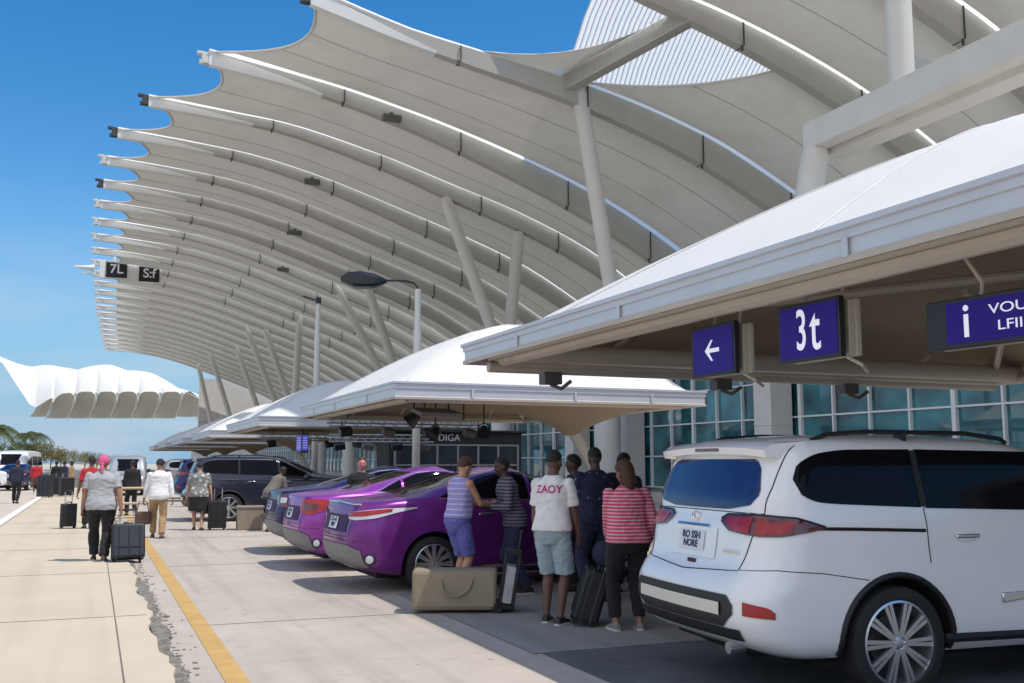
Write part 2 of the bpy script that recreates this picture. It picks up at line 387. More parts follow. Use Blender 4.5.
for yp in (37.6, 49.5, 61, 72, 84, 96):
    b = MB(); M = Matrix.Translation((20, yp, 0)); b.lathe([(.62, 0), (.62, .3), (.56, .35), (.56, 6.3), (.66, 6.4), (.66, 6.8)], 28, M)
    b.build('column', STUCCO, bld, world=True)

# ================================================================== big tensile roof
roof = thing('tensile_roof', 'huge scalloped white membrane roof on curved steel ribs over the terminal', 'roof', (30, 60, 7))
GEN = [(0, 27.62), (5, 27.35), (10, 26.75), (15, 25.6), (20, 24.0), (25, 22.2), (30, 20.4), (35, 18.4), (40, 15.8), (46, 12), (52, 7.6), (56, 4)]
RIBS = []   # (tipx, y, profile)
RIBS.append((14.5, 21.0, [(0, 30.6), (8, 29.8), (16, 28.6), (24, 26.2), (32, 22.6), (40, 17.5), (48, 11), (54, 5)]))
RIBS.append((15.0, 29.5, [(0, 30.4), (8, 29.8), (16, 28.4), (24, 25.8), (32, 22.0), (40, 16.5), (48, 10), (53, 5)]))
RIBS.append((15.5, 37.9, [(0, 30.1), (6, 29.8), (14, 28.0), (20, 26.2), (28, 22.9), (36, 18.0), (44, 11), (50, 5)]))
RIBS.append((16.0, 46.2, [(0, 29.6), (6, 28.6), (10.9, 27.23), (16.8, 25.7), (24, 23.1), (31, 19.6), (38, 15), (44, 10), (49, 5)]))
RIBS.append((10.24, 54.7, [(0, 27.62), (5.3, 26.3), (10.4, 25.3), (14.7, 24.5), (20, 23.2), (26, 21.2), (32, 18.4), (38, 14.9), (44, 10.5), (50, 5)]))
RIBS.append((5.8, 66.0, [(0, 27.62), (6.2, 26.8), (13.3, 25.1), (21.1, 22.5), (27.6, 19.9), (33.7, 16.8), (39, 13.2), (45, 8.5), (49, 5)]))
RIBS.append((2.53, 75.6, [(0, 27.62), (8.6, 27.0), (17.2, 25.0), (23.2, 23.0), (30.4, 20.6), (36.3, 18.0), (41, 15), (47, 10.2), (53, 4.5)]))
RIBS.append((.6, 84.2, GEN)); RIBS.append((-.08, 92.5, GEN))
tipx = [(92.5, -.08), (107, -.5), (124, -.75), (150, -.7), (187, -.1), (215, .6), (248, 1.8)]
yy = 100.6
while yy < 250: RIBS.append((interp(yy, tipx), yy, GEN)); yy += 8.25
def rib_bot(i, s): x, y, p = RIBS[i]; return V((x + s, y, smooth_interp(s, p)))
def rib_depth(s, i=0): return (1 if i < 6 else .74) * interp(s, [(0, .85), (6, .8), (13, 1.15), (20, 1.6), (27, 2.0), (36, 2.2), (56, 1.8)])
def rib_top(i, s): return rib_bot(i, s) + V((0, 0, rib_depth(s, i)))
JOINT = pm('joint_rubber', (.05, .05, .05), .7, .1, 5)
for i, (tx, ty, pr) in enumerate(RIBS):
    n = 34 if i < 12 else 20; Ls = pr[-1][0]; wd = .85
    rings = []
    for k in range(n + 1):
        s = Ls * k / n; p = rib_bot(i, s); h = rib_depth(s, i); ww = interp(s, [(0, .5), (8, .8), (60, 1.0)])
        rings.append([p + V((0, -ww / 2 * .8, 0)), p + V((0, ww / 2 * .8, 0)), p + V((0, ww / 2, h)), p + V((0, -ww / 2, h))])
    b = MB(); b.loft(rings); rb = b.build('rib', RIBS_M, roof, world=True, smooth=25)
    # edge tube carrying the membrane along the rib top
    b = MB(); b.tube([rib_top(i, Ls * k / n) + V((0, -.2, .06)) for k in range(n + 1)], .16, 8); b.build('edge_rail', WHITE, rb, world=True)
    # added white shell on the rib's outer end, sunlight put into its colour
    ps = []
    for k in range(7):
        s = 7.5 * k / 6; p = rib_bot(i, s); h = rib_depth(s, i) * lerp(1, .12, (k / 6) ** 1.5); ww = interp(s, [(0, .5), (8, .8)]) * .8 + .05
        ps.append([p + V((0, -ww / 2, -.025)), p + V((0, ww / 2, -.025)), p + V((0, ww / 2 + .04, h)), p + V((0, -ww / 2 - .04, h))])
    b = MB(); b.loft(ps); b.build('sunlit_tip_shell', WHITE, rb, world=True, smooth=25)
    # tip cap with dark end hardware
    b = MB(); p = rib_bot(i, 0)
    b.box(p + V((-.22, 0, .42)), (.45, .46, .75)); b.box(p + V((-.5, 0, .75)), (.5, .34, .22)); b.box(p + V((-.42, -.1, .12)), (.35, .2, .3))
    b.build('tip_bracket', JOINT if i in (3, 4, 6, 7, 9) else RIBW, rb, world=True, bevel=.04)
    if i < 16:
        b = MB()
        for s in (9, 17.5, 26, 33):
            if s > Ls - 8: continue
            p = rib_bot(i, s); h = rib_depth(s)
            b.box(p + V((0, -.47, h / 2)), (.07, .06, h * .98)); b.box(p + V((-.12, -.42, -.16)), (.1, .1, .34)); b.box(p + V((0, 0, -.012)), (.07, .8, .024))
        b.build('joint_bracket', JOINT, rb, world=True, smooth=None)
STRIPM = pm('translucent_strip', (.9, .9, .88), .5, .03, 1, transl=.8)
SEAM = pm('membrane_seam', (.42, .41, .39), .6, .05, 2)
def membrane(i, t_a=0.0, t_b=0.0, inset=2.6, name='membrane'):
    nu, ns = (14, 30) if i < 10 else (8, 18)
    La, Lb = RIBS[i][2][-1][0], RIBS[i + 1][2][-1][0]
    b = MB(); rows = []
    for j in range(ns + 1):
        row = []
        for k in range(nu + 1):
            u = k / nu; q = 4 * u * (1 - u); t0 = lerp(t_a, t_b, u) + inset * q / 50; t = t0 + (1 - t0) * j / ns
            p = lerp(rib_top(i, La * t), rib_top(i + 1, Lb * t), u)
            p.z += -.9 * q * min(1, .25 + t * 2.0) + .05
            row.append(p)
        rows.append(row)
    b.grid([r_[:-2] + [lerp(r_[-3], r_[-2], .72)] for r_ in rows]); mo = b.build(name, ROOFM, roof, world=True, smooth=180)
    b = MB(); b.grid([[lerp(r_[-3], r_[-2], .72), r_[-2], r_[-1]] for r_ in rows]); b.build('light_strip', STRIPM, mo, world=True, smooth=180)
    b = MB(); b.tube(rows[0], .09, 8); b.build('edge_cable', RIBW, mo, world=True)
    if i < 12:
        b = MB()
        for uu in ((.5,) if i != 4 else (.33, .66)):
            kk = round(uu * nu); b.tube([rows[j][kk] + V((0, 0, -.012)) for j in range(ns + 1)], .028, 5)
        b.build('seam', SEAM, mo, world=True)
    return mo
for i in range(len(RIBS) - 1):
    if i == 3: continue
    membrane(i)
# the open bay: membrane starts well back on ribs 3 and 4, with a little corner sail and a strut
membrane(3, t_a=.455, t_b=.325, inset=.5)
A0 = rib_top(4, 16.1) + V((0, 0, -.3)); B0 = rib_bot(3, 14.2) + V((0, 0, .5))
b = MB(); b.bar(A0, B0, .8, 1.0); b.build('strut', RIBW, roof, world=True, bevel=.03)
P1 = rib_top(4, 6.5)
# corner sail between rib, strut and a free concave edge
rows = []
for j in range(11):
    t = j / 10; a = lerp(P1, A0 + V((0, 0, .7)), t)
    e = lerp(P1, B0 + V((0, 0, .7)), t); e = e + (A0 - (P1 + B0) / 2) * (1.05 * 4 * t * (1 - t) * .5)
    rows.append([lerp(a, e, k / 8) for k in range(9)])
b.grid(rows); b.build('corner_sail', ROOFM, roof, world=True, smooth=180)
# bright corrugated skylight sheet above the open bay
CORR = pm('translucent_sheet', (.9, .9, .89), .5, .03, 1, transl=.55)
b = MB(); rows = []
def sk(x, q):
    yv = lerp(66, 42, q); return V((x + 1.6 * (q - .35) ** 2 * 6, yv, 29.3 + .62 * (66 - yv)))
NX = 100
for k in range(NX + 1):
    rows.append([sk(30.4 + 20 * k / NX, j / 8) + V((0, -.06, .10)) * (1 if k % 2 else -1) for j in range(9)])
b.grid(rows); sky_s = b.build('skylight_sheet', CORR, roof, world=True, smooth=None)
b = MB()
for k in range(0, NX + 1, 2): b.tube([sk(30.4 + 20 * k / NX, j / 8) - V((0, 0, .13)) for j in range(9)], .035, 5)
b.build('sheet_battens', SEAM, sky_s, world=True, smooth=None)
# columns: raking tubes down to the building roof
def col(pa, pb, r=.55):
    b = MB(); a = V(pa); c = V(pb); m = lerp(a, c, .5)
    b.tube([a, lerp(a, c, .04), m, c], [r * .75, r, r, r * .95], 20); return b.build('column', RIBW, roof, world=True)
from bpy_extras.object_utils import world_to_camera_view
bpy.context.view_layer.update()
CMI = cam.matrix_world.inverted()
def px_of(p): q = CMI @ V(p); return 512 + F * q.x / -q.z, 341.5 - F * q.y / -q.z
def plane_pt(px, py, yv):
    d = cam.matrix_world.to_3x3() @ V(((px - 512) / F, (341.5 - py) / F, -1)); t_ = yv / d.y; return V((d.x * t_, yv, HC + d.z * t_))
for (xa, ya, xb, yb_) in ((578, 92, 607, 265), (445, 203, 487, 318), (519, 238, 511, 318), (335, 288, 371, 355), (366, 288, 388, 350), (265, 332, 284, 387), (236, 349, 252, 393), (210, 354, 222, 392), (300, 318, 296, 380), (198, 366, 207, 405), (246, 330, 268, 385)):
    best = None
    for i in range(4, len(RIBS)):
        p = plane_pt(xa, ya, RIBS[i][1]); s_ = p.x - RIBS[i][0]
        if 4 < s_ < 46:
            e = abs(rib_bot(i, s_).z - p.z)
            if best is None or e < best[0]: best = (e, i, p)
    e, i, p = best; yv = RIBS[i][1]; kx = (xb - xa) / (yb_ - ya); yy_ = ya
    while plane_pt(xa + kx * (yy_ - ya), yy_, yv).z > 7 and yy_ < 462: yy_ += 1
    col(p + V((0, 0, .5)), plane_pt(xa + kx * (yy_ - ya), yy_, yv), .5)
# girder, its posts and braces at the near end
b = MB(); b.bar((24, 28.9, 13.55), (24, -14, 13.7), .7, 1.0); b.build('girder', RIBW, roof, world=True, bevel=.03)
b = MB(); b.bar((24.9, 28.7, 13.0), (24.9, -14, 13.1), .9, .25); b.build('girder', RIBW, roof, world=True, bevel=.02)
col((24, 28.6, 13.1), (22.6, 28.6, 6.9), .5)
col((24.3, 24.6, 29.0), (24.3, 24.6, 14.0), .45)
col((24, 8, 29), (24, 8, 14.2), .45); col((24, 8, 13.4), (22.9, 8, 6.9), .5)
b = MB(); b.bar((24.9, 22, 13.2), (30, 30, 18), .5, .7); b.bar((24.9, 14, 13.2), (30, 22, 18), .5, .7); b.build('brace', RIBW, roof, world=True)
# small floodlights under ribs
FLX = pm('grey_fixture', (.12, .12, .115), .5, .1, 4)
for i, s in ((5, 12.2), (7, 15.5), (9, 18), (11, 20)):
    b = MB(); p = rib_bot(i, s) + V((.1, -.7, .05)); b.box(p, (1.3, .5, .42)); b.box(p + V((0, .25, .3)), (.2, .5, .3))
    for k in range(5): b.box(p + V((-.5 + .25 * k, -.26, 0)), (.04, .03, .34))
    b.build('floodlight', FLX, roof, world=True, bevel=.02)
# far end wing: white front sail and grey scalloped underside
wing = thing('end_canopy', 'white end wing of the roof with scalloped grey underside, far down the road', 'roof', (-20, 240, 10))
def wp(px, d, z): # helper point: lateral offset by bearing
    a = math.atan((px - 512) / F) + YAW; return V((d * math.sin(a) / math.cos(a - YAW), d * math.cos(a) / math.cos(a - YAW), z))
WD = 292.0; kz = WD / 1000
TOPL = [(-14, 116), (0, 108), (15, 102), (30, 98), (60, 95), (110, 97), (130, 94), (150, 88), (175, 78), (210, 60)]
LOWL = [(-14, 106), (0, 100), (14, 80), (30, 58), (36, 55), (48, 63), (62, 69), (78, 71), (190, 71), (210, 56)]
EDG = [36, 53, 75, 96, 117, 138, 160, 182, 204]
def lowl(px):
    z_ = interp(px, LOWL)
    for a, c in zip(EDG, EDG[1:]):
        if a <= px <= c and a > 40: z_ -= 6 * abs(2 * (px - a) / (c - a) - 1) ** 4
    return z_
NW = 224; top = []; low = []
for k in range(NW + 1):
    px = -14 + 224 * k / NW
    zt = 1.62 + kz * (interp(px, TOPL) + 4.0 * abs(math.sin((px - 24) / 51.0 * math.pi)) * min(1, max(0, (px - 20) / 20)))
    zl = 1.62 + kz * min(lowl(px), interp(px, TOPL) - 2)
    top.append(wp(px, WD + 8, zt)); low.append(wp(px, WD, zl))
b = MB(); b.grid([[lerp(low[k], top[k], j / 6) + V((0, -1.2 * math.sin(math.pi * j / 6), 0)) for k in range(NW + 1)] for j in range(7)]); b.build('front_sail', WHITE, wing, world=True, smooth=180)
for a, c in zip(EDG, EDG[1:]):
    rows = []
    for j in range(7):
        t = j / 6; row = []
        for k in range(17):
            u = k / 16; px = lerp(a, c, u) - 6 * t * t
            zz = lerp(lowl(lerp(a, c, u)) + .4, 47.5 - (1.5 if 50 < a < 170 else 0), t)
            row.append(wp(px, lerp(WD + .2, WD + 9, t) + 3.0 * 4 * u * (1 - u) * math.sin(math.pi * t * .5), 1.62 + kz * zz))
        rows.append(row)
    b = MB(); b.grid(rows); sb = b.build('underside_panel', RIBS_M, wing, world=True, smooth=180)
    b = MB(); b.tube([wp(c, WD + .4, 1.62 + kz * (interp(c, LOWL) - .5)), wp(c - 2, WD + 4, 1.62 + kz * 56), wp(c - 7, WD + 8.5, 1.62 + kz * 44)], [.35, .3, .12], 6); b.build('underside_rib', RIBW, sb, world=True)
# ================================================================== parking canopies
FASC = pm('fascia_aluminium', (.58, .59, .61), .38, .05, 1.5, metal=.25, dirt=((.36, .36, .36), 2.5, .6, .3))
LIP = pm('fascia_lip', (.46, .41, .34), .5, .06, 2)
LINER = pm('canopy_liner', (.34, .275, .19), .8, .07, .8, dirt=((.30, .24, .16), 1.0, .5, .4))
SEAMW = pm('canopy_seam', (.60, .59, .56), .6, .1, 3)
TUBE = pm('canopy_tube', (.55, .50, .42), .45, .06, 2)
def canopy(x0, x1, y0, y1, zb, fh, apex, label, funnel, near=False, mark=None, ax=0):
    cx, cy = (x0 + x1) / 2, (y0 + y1) / 2; hx, hy = (x1 - x0) / 2, (y1 - y0) / 2
    t = thing('parking_canopy', label, 'canopy', (cx, cy, 0), 0, 'white canopies along the parking bays')
    def top(u, v, off=0):
        U = u
        u = (u - ax) / (1 - ax) if u > ax else (u - ax) / (1 + ax)
        m = max(abs(u), abs(v)); q = (abs(u) ** 5 + abs(v) ** 5) ** .2; q = min(1, lerp(m, q, .5))
        return V((U * hx, v * hy, zb + fh + (apex - zb - fh) * (1 - q ** (1.3 if near else 1.6)) + off))
    N = 36 if near else 24
    b = MB(); b.grid([[top(-1 + 2 * i / N, -1 + 2 * j / N) for j in range(N + 1)] for i in range(N + 1)])
    mem = b.build('membrane', WHITE, t, smooth=50)
    b = MB()
    for sxx in (-1, 1):
        b.tube([top(sxx * k / 14, k / 14 * 1.0, .008) for k in range(15)], .012, 5); b.tube([top(sxx * k / 14, -k / 14, .008) for k in range(15)], .012, 5)
    for v in (-.45, .45): b.tube([top(-1 + k / 14, v * (1 - k / 14), .008) for k in range(14)], .009, 5)
    b.build('seam', SEAMW, mem)
    b = MB(); M_ = 16
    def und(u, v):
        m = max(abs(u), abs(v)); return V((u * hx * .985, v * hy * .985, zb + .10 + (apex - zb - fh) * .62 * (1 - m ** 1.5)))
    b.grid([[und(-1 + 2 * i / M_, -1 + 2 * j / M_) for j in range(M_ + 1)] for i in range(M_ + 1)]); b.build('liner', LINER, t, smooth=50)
    # gutter fascia: upright band, top bead, lower lip
    prof = [(0, 0), (.035, -.018), (.035, .03), (.015, .04), (.015, fh * .62), (.035, fh * .64), (.035, fh - .03), (.06, fh - .02), (.06, fh + .02), (-.06, fh + .02), (-.10, .02)]
    cs = [(-1, -1), (1, -1), (1, 1), (-1, 1)]
    b = MB(); rings = []
    for o, z in prof: rings.append([V((sx_ * (hx + o), sy_ * (hy + o), zb + z)) for sx_, sy_ in cs])
    for a in range(len(rings)):
        c = (a + 1) % len(rings)
        for k in range(4):
            b.add([rings[a][k], rings[a][(k + 1) % 4], rings[c][(k + 1) % 4], rings[c][k]], [(0, 1, 2, 3)], 1 if a in (0, 1, 10) else 0)
    fo = b.build('fascia', [FASC, LIP], t, smooth=None)
    for q in (-.55, .1, .62):
        for sgn in (-1, 1):
            b = MB(); b.box((sgn * (hx + .037), q * hy, zb + fh * .4), (.012, .05, fh * .62)); b.build('splice_plate', FASC, fo, smooth=None)
            b = MB(); b.box((q * hx, sgn * (hy + .037), zb + fh * .4), (.05, .012, fh * .62)); b.build('splice_plate', FASC, fo, smooth=None)
    # ring beam, purlins and raking tubes under the liner
    b = MB(); i_ = .38
    for a, c in zip(cs, cs[1:] + cs[:1]): b.tube([(a[0] * (hx - i_), a[1] * (hy - i_), zb + .02), (c[0] * (hx - i_), c[1] * (hy - i_), zb + .02)], .085, 10)
    b.build('ring_beam', TUBE, t)
    b = MB()
    for a in cs: b.tube([(a[0] * (hx - .3), a[1] * (hy - .3), zb + .05), (a[0] * hx * .5, a[1] * hy * .5, zb + .55), (funnel[0] - cx, funnel[1] - cy, zb + .75)], .055, 8)
    for q in (-.6, -.2, .2, .6):
        b.tube([(-hx + .05, q * hy, zb + .06), (-hx + .7, q * hy * .94, zb + .36), (-hx * .2, q * hy * .6, zb + .85)], .045, 8)
        b.tube([(hx - .05, q * hy, zb + .06), (hx - .7, q * hy * .94, zb + .36), (hx * .2, q * hy * .6, zb + .85)], .045, 8)
        b.tube([(q * hx, hy - .05, zb + .06), (q * hx * .94, hy - .7, zb + .36)], .045, 8)
    b.build('purlin', TUBE, t)
    # funnel and raking stem
    fx, fy = funnel[0] - cx, funnel[1] - cy
    b = MB(); rings = []
    for k in range(7):
        q = k / 6; r = 1.75 * (1 - q) ** 1.5 + .16
        rings.append([V((fx + r * 1.15 * math.cos(2 * math.pi * a / 24), fy + r * math.sin(2 * math.pi * a / 24), zb + .12 - .75 * q)) for a in range(24)])
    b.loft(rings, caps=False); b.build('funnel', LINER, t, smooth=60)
    b = MB(); b.tube([(fx, fy, zb - .4), (fx + .5, fy - .1, zb - 1.3), (fx + 1.2, fy - .2, 0)], [.17, .14, .15], 14); b.build('column', RIBW, t)
    b = MB(); b.box((fx + 1.2, fy - .2, .06), (.6, .6, .12)); b.build('footing', STUCCO, t, bevel=.02)
    if mark: mark(t, top)
    return t
can = []
can.append(canopy(4.5, 13.9, 2.95, 12.4, 2.93, .23, 5.3, 'nearest white canopy with grey gutter edge and blue signs hanging under it', (11.2, 4.4), True))
can.append(canopy(5.6, 12.95, 19.6, 29.6, 2.93, .32, 5.3, 'white canopy with square bright front corner behind the two purple sedans', (10.9, 22.4), ax=.32))
labs = ['white canopy over the dark pickup, with a blue screen hanging under it', 'small looking white canopy beyond the blue screen', 'far white canopy just beyond the man in the white shirt', 'distant white canopy near the end of the row', 'last white canopy at the end of the row']
for k in range(5):
    y0 = 36.3 + 16.6 * k; can.append(canopy(5.4, 13.6, y0, y0 + 9.4, 2.93, .34, 5.0, labs[k], (10.5, y0 + 4)))
# pipe run and wiring on the underside of the near canopy's far edge
t0 = can[0]
b = MB(); c0 = t0.location
b.tube([V((4.7, 12.1, 2.86)) - c0, V((13.6, 12.1, 2.86)) - c0], .07, 10); b.tube([V((4.8, 11.6, 3.02)) - c0, V((13.6, 11.6, 3.02)) - c0], .13, 12)
b.tube([V((4.75, 3.2, 2.98)) - c0, V((4.75, 12.2, 2.98)) - c0], .03, 8)
b.build('pipe_run', TUBE, t0)
for q in (5.6, 8.3, 10.6):
    b = MB(); b.box(V((q, 12.12, 2.74)) - c0, (.26, .2, .16)); b.tube([V((q, 12.12, 2.66)) - c0, V((q + .1, 12.0, 2.6)) - c0, V((q + .2, 11.9, 2.7)) - c0], .03, 6); b.build('cable_box', FLX, t0, bevel=.01)

# ================================================================== hanging signs
SBLUE = glow('sign_blue', (.016, .007, .125), .55); SBLUE.node_tree.nodes['Principled BSDF'].inputs['Specular IOR Level'].default_value = .15; SWHT = glow('sign_white', (.75, .76, .85), .45); HOUS = pm('sign_housing', (.48, .43, .35), .5, .05, 3)
BLK = pm('black_plastic', (.012, .012, .013), .35, .1, 6)
def sign(name, label, x, ya, yb, z0, z1, texts, dep=.17, rz=0, blackband=0):
    """ya = far end, yb = near end; face looks towards -X"""
    cy, cz = (ya + yb) / 2, (z0 + z1) / 2; wd, h = ya - yb, z1 - z0
    t = thing(name, label, 'sign', (x, cy, cz), rz, 'blue signs hanging under the near canopy')
    b = MB(); b.box((.02 + dep / 2, 0, 0), (dep - .1, wd * .98, h * .96)); b.box((dep - .02, 0, 0), (.05, wd * 1.02, h)); b.build('housing', HOUS, t, bevel=.008)
    b = MB(); b.box((-.005, 0, 0), (.05, wd + .02, h + .02)); fr = b.build('frame', BLK, t, bevel=.006)
    b = MB(); b.box((-.031, -blackband / 2, 0), (.006, wd - .035 - blackband, h - .035)); fc = b.build('face', SBLUE, t, smooth=None)
    MT = Matrix(((0, 0, -1, -.036), (-1, 0, 0, 0), (0, 1, 0, 0), (0, 0, 0, 1)))
    for s, dy, dz, size, sx_, bold in texts:
        if s == 'ARROW':
            b = MB(); a = size
            pts = [(-a, 0), (-.1 * a, .62 * a), (.12 * a, .62 * a), (-.42 * a, .12 * a), (a, .12 * a), (a, -.12 * a), (-.42 * a, -.12 * a), (.12 * a, -.62 * a), (-.1 * a, -.62 * a)]
            half1 = [pts[0], pts[1], pts[2], pts[3], (-.42 * a, 0)]; half2 = [(-.42 * a, 0), pts[6], pts[7], pts[8], pts[0]]
            for poly in (half1, half2, [pts[3], pts[4], pts[5], pts[6]]):
                b.prism([MT @ V((px * .8, py * 1.1, 0)) for px, py in poly], (-.003, 0, 0))
            b.build('arrow', SWHT, fc, smooth=None)
        else:
            text_mesh('lettering', s, size, SWHT, Matrix.Translation((0, -dy, dz)) @ MT, fc, .0015, sx=sx_, bold=bold)
    for q in (-.3, .3): b = MB(); b.tube([(.12, q * wd, h / 2), (.14, q * wd, h / 2 + .12), (.05, q * wd * 1.5, 3.2 - cz)], .014, 6); b.build('hanger', TUBE, t)
    b = MB(); b.tube([(.12, -.36 * wd, -h / 2), (.2, -.45 * wd, -h / 2 - .06), (.35, -.3 * wd, -h / 2 - .1)], .014, 6); b.build('cable', TUBE, t)
    return t
sign('arrow_sign', 'small blue sign with a white left arrow, first of the hanging signs', 5.0, 7.69, 7.05, 2.385, 2.815, [('ARROW', 0, 0, .135, 1, 0)])
sign('number_sign', 'blue sign reading 3t, hanging between the arrow sign and the info sign', 5.0, 6.44, 5.75, 2.40, 2.83, [('3', -.07, .0, .44, .62, .004), ('t', .09, .0, .48, .72, .004)])
sign('info_sign', 'wide blue sign with a white letter i and two lines of white lettering', 5.12, 4.98, 3.5, 2.355, 2.655, [('i', -.44, .0, .31, 1.0, .003), ('VOUT', -.10, .055, .088, 1.45, .0), ('LFIIE', -.10, -.05, .088, 1.4, .0)], .16, R(4), .13)
# blue screen under the third canopy
t = thing('information_screen', 'small blue information screen in a dark frame hanging under the third canopy', 'screen', (7.0, 37.2, 2.35))
b = MB(); b.box((.1, 0, 0), (.25, 1.0, .72)); b.build('housing', BLK, t, bevel=.02)
b = MB(); b.box((-.03, 0, 0), (.01, .86, .56)); b.box((.1, -.505, 0), (.2, .01, .56)); sc_ = b.build('screen', glow('screen_blue', (.06, .05, .30), .9), t, smooth=None)
b = MB()
for k in range(5): b.box((-.037, 0, -.18 + .09 * k), (.004, .74, .018)); b.box((.1, -.512, -.18 + .09 * k), (.16, .004, .018))
b.build('text_lines', glow('screen_text', (.35, .38, .7), .9), sc_, smooth=None)
b = MB(); b.tube([(.1, 0, .36), (.1, 0, .75)], .04, 8); b.build('bracket', BLK, t)
# sign box out at the roof's edge
tsx = thing('roof_edge_sign', 'white sign box with two black panels at the outer edge of the roof', 'sign', (.9, 140.8, 27.0))
b = MB(); b.box((2.6, .4, .1), (7.8, .6, 2.4)); b.tube([(-1.9, .4, .2), (-4.4, .4, .2)], [.45, .12], 8); b.tube([(-1.9, .4, -.6), (-3.2, .4, -.6)], .12, 8); b.build('housing', WHITE, tsx, bevel=.06)
for k, (xc, s) in enumerate(((.8, '7L'), (4.9, 'S:f'))):
    b = MB(); b.box((xc, .05, .15 - .3 * k), (2.6, .14, 2.2)); p_ = b.build('panel', BLK, tsx, bevel=.03)
    text_mesh('lettering', s, 1.7, pm('sign_plain_white', (.8, .8, .8), .5, .05, 2), Matrix(((1, 0, 0, xc), (0, 0, -1, -.03), (0, 1, 0, .15 - .3 * k), (0, 0, 0, 1))), p_, .01, bold=.03)
for q in (.5, 4.5): b = MB(); b.tube([(q, .4, 1.4), (q, 1.5, 2.2)], .12, 8); b.build('hanger', RIBW, tsx)

# ================================================================== lamps, posts
t = thing('street_lamp', 'black street lamp head on a curved arm above the second canopy', 'street lamp', (9.62, 31.2, 0))
b = MB(); b.tube([(0, 0, 0), (0, 0, 5.9), (0, 0, 6.0), (0, 0, 7.3)], [.13, .13, .10, .10], 14); b.build('post', RIBW, t)
b = MB(); b.tube([(0, 0, 6.5), (0, 0, 7.35), (-.12, .05, 7.5), (-.4, .16, 7.58), (-1.05, .44, 7.6)], .035, 8); b.build('arm', BLK, t)
b = MB(); M = Matrix.Rotation(R(157), 3, 'Z') @ Matrix.Rotation(R(0), 3, 'Y')
def hp(x, y, z): return M @ V((x, y, z)) + V((-1.0, .42, 7.58))
rings = []
for x, hw, zt, zb_ in ((-.05, .07, .05, -.06), (.12, .20, .13, -.12), (.35, .30, .22, -.20), (.8, .34, .30, -.22), (1.2, .30, .27, -.14), (1.45, .16, .14, -.02)):
    rings.append([hp(x, -hw, zb_ * .7), hp(x, -hw * .7, zb_), hp(x, hw * .7, zb_), hp(x, hw, zb_ * .7), hp(x, hw, zt * .5), hp(x, hw * .6, zt), hp(x, -hw * .6, zt), hp(x, -hw, zt * .5)])
b.loft(rings); hd = b.build('lamp_head', BLK, t, smooth=40)
b = MB(); b.box(hp(.75, 0, -.225), (.6, .4, .02), R(157)); b.build('lens', pm('lamp_lens', (.10, .105, .11), .15, .1, 9), hd)
for (px_, yv, h_) in ((316, 47, 9.3),):
    a = math.atan((px_ - 512) / F) + YAW; x_ = yv * math.tan(a)
    t = thing('service_pole', 'slim pale service pole rising behind the canopies', 'pole', (x_, yv, 0))
    b = MB(); b.tube([(0, 0, 0), (0, 0, h_ * .8), (0, 0, h_)], [.16, .14, .10], 12); b.build('post', RIBW, t)
    b = MB(); b.box((0, 0, h_), (.24, .24, .3)); b.tube([(0, 0, h_), (-.7, .2, h_ + .2)], .05, 6); b.build('head', BLK, t, bevel=.02)
METAL0 = pm('galvanised', (.40, .40, .40), .45, .15, 6, metal=.4)
def spot(x, y, z, rz, s, label):
    t = thing('hanging_spotlight', label, 'spotlight', (x, y, z), rz, 'spotlights hanging under the second canopy')
    b = MB(); b.tube([(0, 0, 0), (0, 0, .42 + 3.0 - z - .1)], .022, 6); b.tube([(-.2 * s, 0, -.05), (-.18 * s, 0, .12), (0, 0, .2), (.18 * s, 0, .12), (.2 * s, 0, -.05)], .02, 6); b.build('yoke', BLK, t)
    b = MB(); b.lathe([(.05, .16), (.14, .12), (.17, 0), (.22, -.16), (.235, -.2), (.2, -.2), (.19, -.17), (.02, -.16)], 18, Matrix.Scale(s, 4) @ Matrix.Rotation(R(50), 4, 'X')); b.build('head', BLK, t)
    return t
spot(6.6, 21.6, 2.62, R(60), .8, 'black hanging spotlight nearest the corner of the second canopy')
spot(7.5, 22.8, 2.35, R(110), .75, 'low black spotlight on a long hanger under the second canopy')
spot(9.2, 24.0, 2.45, R(160), .7, 'black spotlight hanging near the raking column of the second canopy')
t = thing('hanging_floodlight', 'flat grey floodlight tray hanging under the second canopy', 'floodlight', (6.9, 20.9, 2.72), R(10))
b = MB(); b.box((0, 0, 0), (1.0, .5, .10), M=Matrix.Rotation(R(14), 4, 'X')); b.build('tray', FLX, t, bevel=.02)
b = MB(); b.box((0, 0, -.056), (.9, .42, .012), M=Matrix.Rotation(R(14), 4, 'X') @ Matrix.Translation((0, 0, -.056))); b.build('lens', pm('flood_lens', (.45, .45, .44), .3, .05, 4), t)
for q in (-.3, .3): b = MB(); b.tube([(q, 0, 0), (q, 0, .4)], .02, 6); b.build('hanger', BLK, t)

